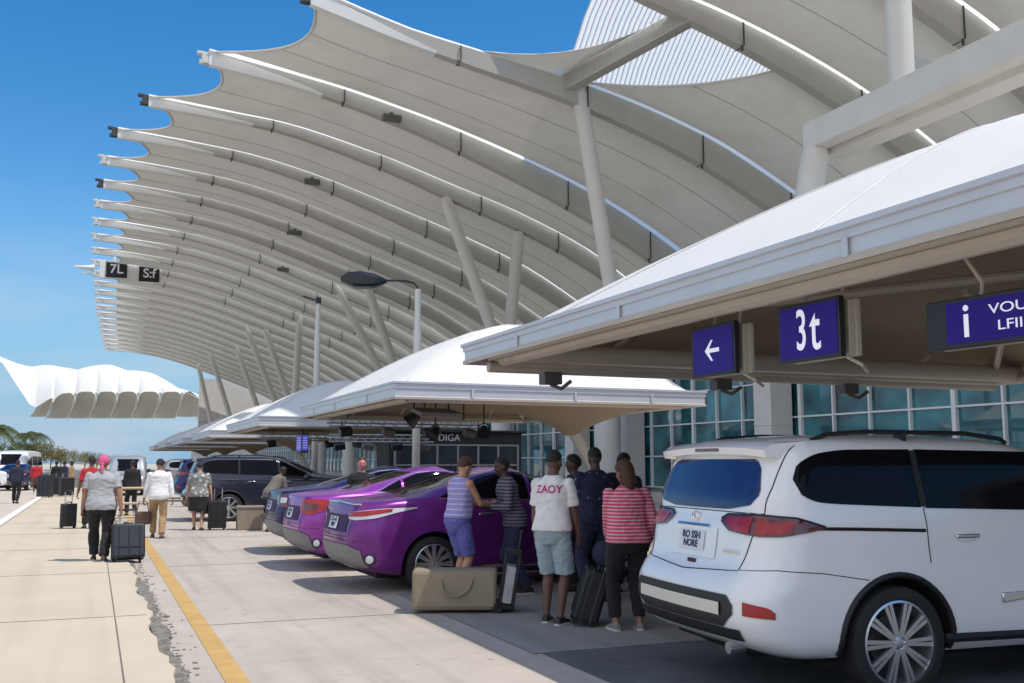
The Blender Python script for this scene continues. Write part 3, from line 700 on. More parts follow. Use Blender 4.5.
# ================================================================== kiosk under the canopies
GDARK = pm('shop_glass', (.02, .028, .032), .06, .3, 1.2, spec=.7)
t = thing('kiosk', 'dark kiosk with glazed front and white lettering under the second canopy', 'kiosk', (11.9, 33.6, 0))
b = MB(); b.box((0, .9, 1.35), (5.0, 1.6, 2.7)); b.box((0, .55, 2.74), (5.1, 1.5, .08)); b.build('wall', DARK, t, bevel=.02)
b = MB(); b.box((0, .04, 1.3), (4.6, .06, 1.9)); gl = b.build('window', GDARK, t)
b = MB()
for k in range(7): b.box((-2.3 + k * .766, .0, 1.3), (.07, .08, 1.9))
for z_ in (.4, 1.55, 2.25): b.box((0, -.003, z_), (4.6, .08, .06))
b.build('window_frame', pm('dull_frame', (.25, .25, .25), .5, .1, 4), gl, smooth=None)
text_mesh('lettering', 'DIGA', .34, pm('sign_plain_white', (.8, .8, .8)), Matrix(((1, 0, 0, -.3), (0, 0, -1, .07), (0, 1, 0, 2.5), (0, 0, 0, 1))), t, .01)
# steel truss rails slung under the second and third canopies, with lamps clipped to them
for x, y, z, ln, rz, lab in ((8.2, 27.4, 2.62, 4.6, 4, 'long steel lighting truss hanging at the back of the second canopy'), (8.6, 31.6, 2.3, 3.4, -8, 'short steel truss between the second canopy and the kiosk'), (8.0, 39.5, 2.5, 4.2, 3, 'steel lighting truss under the third canopy')):
    t = thing('lighting_truss', lab, 'truss', (x, y, z), R(rz), 'lighting trusses under the canopies')
    b = MB()
    for dy, dz in ((0, 0), (0, .22), (.2, .1)): b.tube([(-ln / 2, dy, dz), (ln / 2, dy, dz)], .025, 6)
    nn = 12
    for k in range(nn): b.tube([(-ln / 2 + ln * k / nn, 0, 0), (-ln / 2 + ln * (k + .5) / nn, 0, .22), (-ln / 2 + ln * (k + 1) / nn, 0, 0)], .014, 5); b.tube([(-ln / 2 + ln * k / nn, 0, .22), (-ln / 2 + ln * (k + .5) / nn, .2, .1)], .014, 5)
    b.build('frame', METAL0, t)
    for k in (-1, 1): b = MB(); b.tube([(k * ln * .38, .05, .2), (k * ln * .38, .05, .9)], .02, 6); b.build('hanger', BLK, t)
    for k in range(4):
        b = MB(); xx = -ln * .4 + ln * .27 * k; b.box((xx, -.05, -.14), (.34, .26, .2), M=Matrix.Translation((xx, -.05, -.14)) @ Matrix.Rotation(R(20 * (k % 2) - 8), 4, 'Y') @ Matrix.Rotation(R(25), 4, 'X')); lf = b.build('lamp', FLX if k % 2 else BLK, t, bevel=.02)
        b = MB(); b.tube([(xx, -.02, -.05), (xx, 0, .02)], .018, 6); b.build('clamp', BLK, lf)
# ================================================================== vegetation
BARK = pm('bark', (.16, .12, .085), .95, .3, 6, .8, 30)
def leafmat(nm, c): return pm(nm, c, .6, .4, 1.2, spec=.3, transl=.4)
LEAF = [leafmat('leaf_dark', (.10, .13, .045)), leafmat('leaf_olive', (.20, .20, .075)), leafmat('leaf_dry', (.32, .26, .12))]
def tree(x, y, h, r, mi, label, seed, cat='tree', name='broadleaf_tree', nclump=26, squash=.75):
    rn = random.Random(seed)
    t = thing(name, label, cat, (x, y, -.03), 0, 'trees at the far end of the road')
    b = MB(); b.tube([(0, 0, 0), (.05, 0, h * .25), (.1, .1, h * .55), (.1, 0, h * .8)], [.16, .13, .09, .04], 8)
    for k in range(5):
        a = rn.uniform(0, 6.28); b.tube([(.05, 0, h * (.28 + .06 * k)), (r * .5 * math.cos(a), r * .5 * math.sin(a), h * (.5 + .06 * k))], [.06, .02], 6)
    b.build('trunk', BARK, t)
    b = MB()
    for c in range(nclump):
        a = rn.uniform(0, 6.28); q = rn.random() ** .6; zc = rn.uniform(-1, 1)
        cc = V((r * q * math.cos(a) * math.sqrt(1 - zc * zc * .7), r * q * math.sin(a) * math.sqrt(1 - zc * zc * .7), h * .64 + zc * h * .34 * squash)); cr = rn.uniform(.22, .42) * r * .8
        for l in range(46):
            d = V((rn.gauss(0, 1), rn.gauss(0, 1), rn.gauss(0, .8))).normalized() * cr * rn.random() ** .4; p = cc + d
            s = rn.uniform(.10, .22) * (h / 5) ; n = V((rn.gauss(0, 1), rn.gauss(0, 1), rn.gauss(0, 1) + .6)).normalized(); x_ = n.orthogonal().normalized(); y_ = n.cross(x_)
            b.add([p - x_ * s, p - y_ * s * .5, p + x_ * s, p + y_ * s * .5], [(0, 1, 2, 3)], 0 if rn.random() < .7 else 1)
    b.build('crown', [LEAF[mi], LEAF[(mi + 1) % 3]], t, smooth=None, fix=False)
def palm(x, y, h, label, seed, s=1.0):
    rn = random.Random(seed)
    t = thing('palm_tree', label, 'palm', (x, y, -.03), 0, 'palms at the far end of the road')
    b = MB(); lx = rn.uniform(-.4, .4); b.tube([(0, 0, 0), (lx * .3, 0, h * .4), (lx, .1, h)], [.22, .16, .13], 10)
    b.build('trunk', BARK, t)
    b = MB()
    for k in range(20):
        a = 6.283 * k / 20 + rn.uniform(-.15, .15); el = rn.uniform(-.1, 1.15); ln = rn.uniform(1.9, 2.6) * s; pts = []
        for j in range(9):
            q = j / 8; rr = ln * q * math.cos(el * (1 - .3 * q)); zz = ln * (q * math.sin(el) - q * q * (.75 + .35 * math.sin(el)))
            pts.append(V((lx + rr * math.cos(a), .1 + rr * math.sin(a), h + zz)))
        for j in range(8):
            dr = (pts[j + 1] - pts[j]).normalized(); sd = dr.cross(Z).normalized()
            for sg in (-1, 1):
                for m_ in (0, .5):
                    p = lerp(pts[j], pts[j + 1], m_); L_ = .5 * s * (1 - .55 * abs(j / 8 - .4)); tip = p + sd * sg * L_ + dr * L_ * .5 - Z * L_ * .55
                    b.add([p, p + dr * .09 * s, tip], [(0, 1, 2)])
        b.tube(pts, .025 * s, 4)
    b.build('crown', LEAF[0], t, smooth=None, fix=False)
def bear(px_, d):
    a = math.atan((px_ - 512) / F) + YAW; c = math.cos(a - YAW); return d * math.sin(a) / c, d * math.cos(a) / c
palm(*bear(1, 150), 6.6, 'tall palm with drooping fronds at the far left edge', 1, 2.0)
palm(*bear(26, 255), 8.6, 'short palm beyond the white bus', 2, 1.9); palm(*bear(39, 258), 8.9, 'palm standing right of the short palm beyond the white bus', 4, 1.9)
tl = ['dark green tree just right of the palms', 'olive tree above the white bus roof', 'dry olive tree beside the bus', 'brownish shrubby tree left of the man with the pink cap', 'dry bushy tree behind the person in the red top', 'low olive tree behind the pink cap', 'low dark tree near the far canopies', 'low dry tree under the end canopy', 'small olive tree at the end of the bays', 'last low tree below the end canopy']
for k, (px_, d, h_, r_, mi) in enumerate(((14, 250, 8.3, 4.2, 0), (31, 262, 8.8, 4.2, 0), (44, 256, 8.2, 4.0, 1), (54, 262, 7.0, 4.4, 2), (64, 266, 6.6, 4.6, 1), (76, 262, 5.6, 4.8, 2), (88, 268, 5.2, 4.8, 0), (100, 270, 4.8, 5.0, 2), (114, 270, 4.4, 5.0, 1), (-8, 240, 7.4, 4.4, 0))):
    tree(*bear(px_, d), h_ * .86, r_ * .86, mi, tl[k], 20 + k, nclump=34)
# ================================================================== vehicles
# local axes: x forward (0 = rear bumper), y left, z up
CGLASS = pm('car_glass', (.006, .006, .008), .04, .15, 2, spec=.12)
CBLUE = pm('car_glass_blue', (.012, .018, .10), .04, .35, 1.5, spec=.8)
TYRE = pm('tyre_rubber', (.018, .018, .019), .8, .15, 8, .2, 60)
ALLOY = pm('alloy', (.62, .62, .63), .25, .06, 5, metal=.85)
CHROME = pm('chrome', (.75, .75, .77), .12, .04, 5, metal=1)
RED = pm('lamp_red', (.36, .010, .014), .2, .25, 9, coat=.3); REDD = pm('lamp_dark_red', (.10, .006, .010), .12, .3, 9, coat=1); LCLR = pm('lamp_clear', (.62, .62, .64), .1, .1, 8, coat=1)
TRIMB = pm('black_trim', (.014, .014, .015), .5, .12, 12)
WELL = pm('wheel_well', (.008, .008, .008), .9, .1, 5)
SEAMM = pm('panel_gap', (.03, .03, .034), .8, .1, 5)
PLATEW = pm('plate_white', (.70, .71, .74), .4, .04, 8); PLATEI = pm('plate_ink', (.03, .035, .12), .5, .1, 8)
def paint(nm, c, metal=0.0, rough=.28, coat=1): return pm(nm, c, rough, .03, 2, metal=metal, coat=coat, spec=.5 if coat == 1 else .25)
class Car:
    def __init__(s, sl, wheels, wr, arch, crown=.07, nexp=2.3, plan=.03):
        s.sl = sl; s.wheels = wheels; s.wr = wr; s.arch = arch; s.crown = crown; s.n = nexp; s.plan = plan; s.cache = {}
        s.chan = [[(q[0], q[i]) for q in sl] for i in range(1, len(sl[0]))]
        s.z0, s.z1 = sl[0][0], sl[-1][0]; s.len = max(q[2] for q in sl)
    def half(s, z):
        key = round(z, 4)
        if key in s.cache: return s.cache[key]
        xr, xf, w, a, bw = [smooth_interp(z, c) for c in s.chan]
        af = min(a * 1.4, (xf - xr) * .45); a = min(a, (xf - xr) * .45); bw = min(bw, w * .95); pts = []; n = s.n
        for k in range(7): y = (w - bw) * k / 6; pts.append([xr + s.crown * (y / w) ** 2, y])
        cw = s.crown * ((w - bw) / w) ** 2
        for k in range(1, 13):
            t = math.pi / 2 * k / 12; q = k / 12
            pts.append([xr + cw * (1 - q) + a * (1 - math.cos(t) ** (2 / n)) + 0, (w - bw) + bw * math.sin(t) ** (2 / n)])
        for k in range(1, 30): pts.append([lerp(xr + a, xf - af, k / 30), w])
        for k in range(0, 13):
            t = math.pi / 2 * (1 - k / 12); pts.append([xf - af * (1 - math.cos(t) ** (2 / n)) - cw * 2 * (k / 12), (w - bw) + bw * math.sin(t) ** (2 / n)])
        for k in range(1, 7): y = (w - bw) * (1 - k / 6); pts.append([xf - 2 * s.crown * (y / w) ** 2, y])
        xm = s.len * .5
        for p in pts: p[1] *= 1 - s.plan * ((p[0] - xm) / xm) ** 2
        s.cache[key] = pts; return pts
    def zs(s, n=46):
        return [s.z0 + (s.z1 - s.z0) * k / n for k in range(n + 1)]
    def side(s, x, z, off=.004, sgn=-1):
        h = s.half(z); best = 0
        lo = 0
        for k in range(len(h) - 1):
            a, b = h[k], h[k + 1]
            if min(a[0], b[0]) <= x <= max(a[0], b[0]) and abs(b[0] - a[0]) > 1e-6:
                y = a[1] + (b[1] - a[1]) * (x - a[0]) / (b[0] - a[0]); best = max(best, y)
        return V((x, sgn * (best + off), z))
    def arc(s, q, z, off=.004, sgn=-1):
        h = s.half(z); acc = 0
        q = max(q, -10)
        if q < 0: return s.arc(-q, z, off, -sgn)
        for a, b in zip(h, h[1:]):
            d = math.hypot(b[0] - a[0], b[1] - a[1])
            if acc + d >= q and d > 0:
                t = (q - acc) / d; nx, ny = -(b[1] - a[1]) / d, (b[0] - a[0]) / d
                return V((lerp(a[0], b[0], t) + nx * off, sgn * (lerp(a[1], b[1], t) + ny * off), z))
            acc += d
        return V((h[-1][0], 0, z))
    def body(s, mats, parent, name='body'):
        b = MB(); rings = []
        for z in s.zs():
            h = s.half(z); ring = [V((x, -y, z)) for x, y in h] + [V((x, y, z)) for x, y in reversed(h[1:-1])]
            rings.append(ring)
        b.loft(rings); o = b.build(name, mats, None, smooth=180)
        bm = bmesh.new(); bm.from_mesh(o.data); bmesh.ops.remove_doubles(bm, verts=bm.verts, dist=1e-4); bmesh.ops.recalc_face_normals(bm, faces=bm.faces); bm.to_mesh(o.data); bm.free()
        c = MB()
        for wx in s.wheels:
            for sg in (-1, 1):
                M = Matrix.Translation((wx, sg * 1.0, s.wr)) @ Matrix.Rotation(math.pi / 2, 4, 'X'); rr = []
                for zz in (-.42, .42): rr.append([M @ V((s.arch * math.cos(2 * math.pi * k / 40), s.arch * math.sin(2 * math.pi * k / 40), zz)) for k in range(40)])
                c.loft(rr)
        cu = c.build('cutter', [WELL], None, smooth=None)
        md = o.modifiers.new('b', 'BOOLEAN'); md.operation = 'DIFFERENCE'; md.object = cu; md.solver = 'EXACT'; md.material_mode = 'TRANSFER'
        bpy.context.view_layer.update(); dg = bpy.context.evaluated_depsgraph_get()
        me = bpy.data.meshes.new_from_object(o.evaluated_get(dg)); o.modifiers.clear(); o.data = me; me.name = name
        bpy.data.objects.remove(cu); o.parent = parent
        me.polygons.foreach_set('use_smooth', [True] * len(me.polygons)); me.set_sharp_from_angle(angle=R(38))
        return o
    def patch_side(s, name, mat, parent, xs, zb, zt, sgn=-1, off=.005, n=26, m=8):
        rows = []
        for i in range(n + 1):
            x = lerp(xs[0], xs[1], i / n); a = smooth_interp(x, zb) if len(zb) > 2 else interp(x, zb); c = smooth_interp(x, zt) if len(zt) > 2 else interp(x, zt)
            rows.append([s.side(x, lerp(a, c, j / m), off, sgn) for j in range(m + 1)])
        b = MB(); b.grid(rows); return b.build(name, mat, parent, smooth=60)
    def patch_arc(s, name, mat, parent, qs, zb, zt, sgn=-1, off=.006, n=24, m=8):
        rows = []
        for i in range(n + 1):
            q = lerp(qs[0], qs[1], i / n); a = interp(q, zb); c = interp(q, zt)
            rows.append([s.arc(q, lerp(a, c, j / m), off, sgn) for j in range(m + 1)])
        b = MB(); b.grid(rows); return b.build(name, mat, parent, smooth=60)
    def line(s, name, mat, parent, pts, r=.005, sgn=-1, mode='side', off=.0, sub=8):
        out = []
        for a, c in zip(pts, pts[1:]):
            for k in range(sub):
                t = k / sub; u, z = lerp(a[0], c[0], t), lerp(a[1], c[1], t); out.append(s.side(u, z, off, sgn) if mode == 'side' else s.arc(u, z, off, sgn))
        u, z = pts[-1]; out.append(s.side(u, z, off, sgn) if mode == 'side' else s.arc(u, z, off, sgn))
        b = MB(); b.tube(out, r, 6); return b.build(name, mat, parent)
    def wheel(s, parent, wx, sg, spokes=10, yc=.80, rimr=None, wd=.23):
        R_ = s.wr; r = rimr or R_ * .72
        M = Matrix.Translation((wx, sg * yc, R_)) @ Matrix.Rotation(sg * -math.pi / 2, 4, 'X')   # +z -> outward
        b = MB(); h = wd / 2
        b.lathe([(r * .98, -h), (R_ * .93, -h), (R_, -h * .7), (R_, h * .7), (R_ * .975, h * .92), (R_ * .93, h), (r * 1.06, h * 1.02), (r, h * .9), (r * .98, -h)], 48, M, caps=False)
        t = b.build('wheel', TYRE, parent, smooth=40)
        b = MB()
        b.lathe([(r * 1.0, h * .6), (r * 1.02, h * .92), (r * .96, h * .96), (r * .92, h * .7), (r * .90, -h * .5)], 40, M, caps=False)
        for k in range(spokes):
            a = 2 * math.pi * k / spokes
            for da in (-.075, .075):
                p0 = V((math.cos(a + da * 2.2) * r * .17, math.sin(a + da * 2.2) * r * .17, h * .78)); p1 = V((math.cos(a + da) * r * .95, math.sin(a + da) * r * .95, h * .82)); n_ = V((0, 0, 1))
                b.bar(M @ p0, M @ p1, r * .075, h * .26, M.to_3x3() @ n_, w2=r * .10, h2=h * .2)
        b.lathe([(.001, h * .86), (r * .12, h * .88), (r * .2, h * .8), (r * .24, h * .5)], 20, M)
        for k in range(5): a = 2 * math.pi * k / 5; b.ball(M @ V((math.cos(a) * r * .15, math.sin(a) * r * .15, h * .84)), .012, 6, 4)
        b.build('rim', ALLOY, t, smooth=35)
        b = MB(); b.lathe([(.001, -h * .1), (r * .9, -h * .1)], 30, M); b.lathe([(.001, h * .1), (r * .62, h * .1), (r * .62, -.02)], 30, M); b.build('brake_disc', pm('brake_steel', (.10, .10, .105), .5, .2, 8, metal=.6), t)
        return t

def plate(c, parent, q0, q1, z0, z1, txt):
    p = c.patch_arc('number_plate', PLATEW, parent, (q0, q1), [(q0, z0), (q1, z0)], [(q0, z1), (q1, z1)], off=.016, n=4, m=2)
    a = c.arc((q0 + q1) / 2, (z0 + z1) / 2, .019); e = c.arc(q1, (z0 + z1) / 2, .019) - c.arc(q0, (z0 + z1) / 2, .019); e.normalize()
    top = (c.arc((q0 + q1) / 2, z1, .019) - c.arc((q0 + q1) / 2, z0, .019)).normalized(); n = e.cross(top).normalized()
    M = Matrix((( e.x, top.x, n.x, a.x), (e.y, top.y, n.y, a.y), (e.z, top.z, n.z, a.z), (0, 0, 0, 1)))
    for k, s in enumerate(txt): text_mesh('lettering', s, (z1 - z0) * .52, PLATEI, M @ Matrix.Translation((0, (.25 - .45 * k) * (z1 - z0), 0)), p, .001, sx=1.1, bold=.002)
    return p
# ---------------------------------------------------------------- white SUV
SUV_SL = [  # z, xr, xf, w, corner a, corner b
 (.30, .36, 4.72, .86, .26, .25), (.36, .18, 4.85, .925, .30, .36), (.45, .06, 4.92, .955, .33, .42), (.60, .01, 4.95, .965, .34, .44), (.72, .015, 4.95, .968, .34, .44),
 (.82, .05, 4.94, .97, .42, .45), (.90, .12, 4.93, .97, .38, .42), (1.0, .15, 4.90, .968, .38, .42), (1.10, .165, 4.82, .965, .38, .42), (1.18, .18, 4.4, .96, .38, .42), (1.26, .215, 3.75, .945, .40, .42),
 (1.34, .225, 3.55, .928, .36, .36), (1.48, .275, 3.25, .90, .34, .32), (1.62, .335, 2.98, .868, .33, .30), (1.70, .375, 2.80, .842, .33, .30), (1.76, .44, 2.62, .79, .35, .32), (1.80, .58, 2.4, .69, .4, .34), (1.825, .85, 2.1, .50, .35, .3)]
def make_suv(name, label, pnt, loc, rz, glass=CBLUE, detail=True, cat='suv', group=None, spokes=10):
    c = Car(SUV_SL, (1.22, 4.0), .385, .455)
    t = thing(name, label, cat, loc, rz, group)
    body = c.body([pnt, WELL], t)
    for sg in (-1, 1):
        c.patch_side('window', CGLASS, t, (.47, 1.46), [(.47, 1.50), (.485, 1.43), (.53, 1.385), (.66, 1.345), (1.0, 1.325), (1.46, 1.305)], [(.47, 1.51), (.485, 1.56), (.54, 1.62), (.70, 1.685), (.95, 1.71), (1.46, 1.715)], sg)
        c.patch_side('window', CGLASS, t, (1.50, 2.55), [(1.50, 1.30), (2.55, 1.27)], [(1.50, 1.715), (2.55, 1.70)], sg, .006)
        c.patch_side('window', CGLASS, t, (2.60, 3.50), [(2.60, 1.27), (3.50, 1.25)], [(2.60, 1.70), (2.85, 1.68), (3.2, 1.5), (3.50, 1.27)], sg, .006)
        for px_, z_ in ((1.48, 1.31), (2.575, 1.28)): b = MB(); b.bar(c.side(px_, z_, .008, sg), c.side(px_, 1.705, .008, sg), .05, .012, (0, 1, 0)); b.build('window_pillar', TRIMB, t)
        for wx in c.wheels: c.wheel(t, wx, sg, spokes, .835, .285, .25)
        # black arch lips
        for wx in c.wheels:
            b = MB(); ring = []
            for k in range(25):
                a = math.pi * (-.04 + 1.08 * k / 24); x_, z_ = wx + .462 * math.cos(a), c.wr + .462 * math.sin(a)
                if z_ > c.z0: ring.append(c.side(x_, max(z_, .32), .0, sg))
            b.tube(ring, .022, 8); b.build('arch_trim', TRIMB, t)
        c.line('panel_seam', SEAMM, t, [(1.485, 1.30), (1.49, 1.05), (1.50, .92)], .0045, sg)
        c.line('panel_seam', SEAMM, t, [(2.58, 1.27), (2.60, .9), (2.60, .45)], .0045, sg)
        c.line('sill_trim', TRIMB, t, [(1.60, .40), (3.45, .38)], .035, sg)
        # door handles
        for hx in (1.72, 2.78):
            b = MB(); p = c.side(hx, 1.10, .02, sg); q = c.side(hx + .20, 1.10, .02, sg); b.bar(p, q, .028, .02, (0, 1, 0)); h = b.build('door_handle', CHROME, t, bevel=.008)
            b = MB(); pc = c.side(hx + .1, 1.09, -.004, sg); b.ball(pc, (.10, .014, .04), 14, 8); b.build('handle_recess', pnt, h)
        # roof rails
        b = MB(); pts = [V((.72, sg * 0.710, 1.775)), V((.86, sg * 0.715, 1.82)), V((1.2, sg * 0.710, 1.842)), V((2.1, sg * 0.695, 1.838)), V((2.45, sg * 0.680, 1.80)), V((2.5, sg * 0.680, 1.77))]
        b.tube(pts, .017, 8); b.bar((1.5, sg * 0.705, 1.77), (1.5, sg * 0.705, 1.838), .10, .03); b.build('roof_rail', TRIMB, t)
        b = MB(); b.ball(V((3.35, sg * 1.05, 1.22)), (.10, .11, .08), 14, 10); b.build('wing_mirror', pnt, t)
    # tailgate: glass, spoiler, seams, lamps, plate, badge
    c.patch_arc('rear_window', glass, t, (-.72, .72), [(-.72, 1.39), (-.66, 1.325), (-.4, 1.288), (.4, 1.288), (.66, 1.325), (.72, 1.39)], [(-.72, 1.43), (-.66, 1.58), (-.58, 1.645), (.58, 1.645), (.66, 1.58), (.72, 1.43)], off=.007)
    b = MB(); rows = []
    for j in range(13):
        y = -.76 + 1.52 * j / 12; e = 1 - (abs(y) / .76) ** 4 * .35
        rows.append([V((.66, y, 1.800 - .03 * (abs(y) / .76) ** 2)), V((.40 - .05 * e, y, 1.775 - .03 * (abs(y) / .76) ** 2)), V((.29 + .06 * (1 - e), y, 1.735 - .03 * (abs(y) / .76) ** 2)), V((.305 + .06 * (1 - e), y, 1.685 - .03 * (abs(y) / .76) ** 2)), V((.42, y, 1.645)), V((.56, y, 1.70))])
    b.loft(rows); sp = b.build('spoiler', pnt, t, smooth=50)
    b = MB(); b.box((.292, 0, 1.713), (.012, .34, .022)); b.build('brake_light', REDD, sp)
    c.line('panel_seam', SEAMM, t, [(.80, 1.74), (.80, 1.45), (.775, 1.25), (.70, 1.0), (.66, .88), (.0, .845), (-.66, .88), (-.70, 1.0), (-.775, 1.25), (-.8, 1.45), (-.8, 1.74)], .0048, -1, 'arc')
    c.line('panel_seam', SEAMM, t, [(.78, 1.268), (0, 1.272), (-.78, 1.268)], .004, -1, 'arc')
    for sg in (-1, 1):
        lo = [(.36, 1.205), (.48, 1.14), (.80, 1.115), (.95, 1.12), (1.24, 1.17)]; hi = [(.36, 1.225), (.42, 1.255), (.75, 1.262), (1.0, 1.245), (1.24, 1.185)]
        base = c.patch_arc('tail_light', REDD, t, (.36, 1.24), lo, hi, sg, .012, 30, 8)
        c.patch_arc('lamp_lens', RED, base, (.44, .71), [(.44, 1.195), (.52, 1.148), (.71, 1.135)], [(.44, 1.232), (.71, 1.243)], sg, .016, 10, 5)
        c.patch_arc('lamp_lens', RED, base, (.75, 1.00), [(.75, 1.132), (1.00, 1.145)], [(.75, 1.242), (.86, 1.21), (1.00, 1.222)], sg, .016, 10, 5)
        c.line('lamp_edge', TRIMB, base, [(q, z) for q, z in hi], .007, sg, 'arc', .012, 6)
        c.line('side_strip', TRIMB, t, [(.50, 1.176), (.9, 1.165), (1.47, 1.145)], .013, sg, 'side', .0)
        r = c.patch_arc('reflector', RED, t, (.80, 1.02), [(.80, .60), (1.02, .585)], [(.80, .69), (.98, .66), (1.02, .625)], sg, .008, 8, 4)
        c.line('panel_seam', SEAMM, t, [(.66, .885), (.95, .90), (1.3, .875), (1.7, .82)], .0035, sg, 'arc')
    # bumper insert: dark surround with pale strip
    c.patch_arc('bumper_trim', TRIMB, t, (-.72, .72), [(-.72, .60), (-.6, .505), (.6, .505), (.72, .60)], [(-.72, .66), (-.66, .725), (.66, .725), (.72, .66)], off=.01)
    c.patch_arc('bumper_strip', pm('bumper_cream', (.66, .63, .55), .45, .04, 3), t, (-.60, .60), [(-.58, .585), (.58, .585)], [(-.58, .67), (.58, .67)], off=.022, n=20, m=3)
    c.patch_arc('bumper_valance', TRIMB, t, (-.75, .75), [(-.75, .42), (.75, .42)], [(-.75, .50), (.75, .50)], off=.012)
    plate(c, t, -.19, .19, .98, 1.12, ('RO SSH', 'NORE'))
    c.patch_arc('plate_recess', pnt, t, (-.30, .34), [(-.30, .935), (.34, .935)], [(-.30, 1.15), (.34, 1.15)], off=.008)
    c.line('chrome_bar', CHROME, t, [(-.24, 1.165), (.24, 1.165)], .010, -1, 'arc', .008)
    b = MB(); p = c.arc(0, 1.215, .012)
    for ra, rb in ((.055, .038), (.026, .036)):
        b.tube([p + V((0, ra * math.cos(2 * math.pi * k / 24), rb * math.sin(2 * math.pi * k / 24))) for k in range(25)], .006, 6)
    b.build('badge', CHROME, t)
    pp = c.arc(.45, 1.0, .012); qq = c.arc(.62, 1.0, .012)
    b = MB()
    for k in range(8):
        p = lerp(pp, qq, k / 7); b.box(p, (.006, .014, .022))
    b.build('model_lettering', CHROME, t)
    b = MB(); b.box(c.arc(.05, .90, .004), (.012, .12, .035)); b.build('tailgate_handle', TRIMB, t, bevel=.01)
    b = MB(); b.box((2.5, 0, .30), (4.0, 1.3, .16)); b.box((.55, 0, .36), (.5, 1.1, .14)); b.tube([(.20, -.45, .33), (.75, -.45, .34)], .04, 10); b.tube([(.45, -.3, .34), (.45, .3, .34)], .10, 12); b.build('underbody', WELL, t, bevel=.03)
    b = MB(); b.tube([(.17, -.45, .33), (.32, -.45, .335)], [.042, .042], 14); b.build('exhaust', CHROME, t)
    # front end
    c.patch_side('windscreen', CGLASS, t, (0, 0), [(0, 0), (0, 0)], [(0, 0), (0, 0)]) if False else None
    # lower door ornament
    b = MB(); p = c.side(2.1, .66, .012); q = c.side(2.75, .70, .012); b.bar(p, q, .07, .018, (0, 1, 0), w2=.02); b.build('door_ornament', CHROME, t, bevel=.006)
    return t
# ---------------------------------------------------------------- sedans
SED_SL = [
 (.20, .45, 3.90, .74, .30, .25), (.26, .22, 4.10, .82, .40, .40), (.34, .09, 4.23, .872, .46, .48), (.46, .035, 4.31, .895, .48, .50), (.60, .012, 4.33, .905, .46, .48), (.70, .02, 4.31, .91, .42, .44), (.82, .05, 4.21, .908, .40, .42),
 (.93, .07, 4.01, .90, .40, .42), (1.0, .085, 3.70, .885, .42, .42), (1.045, .11, 3.40, .865, .44, .42), (1.075, .30, 3.13, .84, .46, .40), (1.10, .62, 3.25, .81, .42, .36), (1.135, .84, 3.10, .785, .40, .34), (1.205, 1.08, 2.98, .745, .42, .32), (1.28, 1.36, 2.74, .70, .44, .32), (1.37, 1.66, 2.50, .645, .42, .32), (1.43, 1.92, 2.30, .56, .3, .3), (1.465, 2.08, 2.18, .40, .05, .2)]
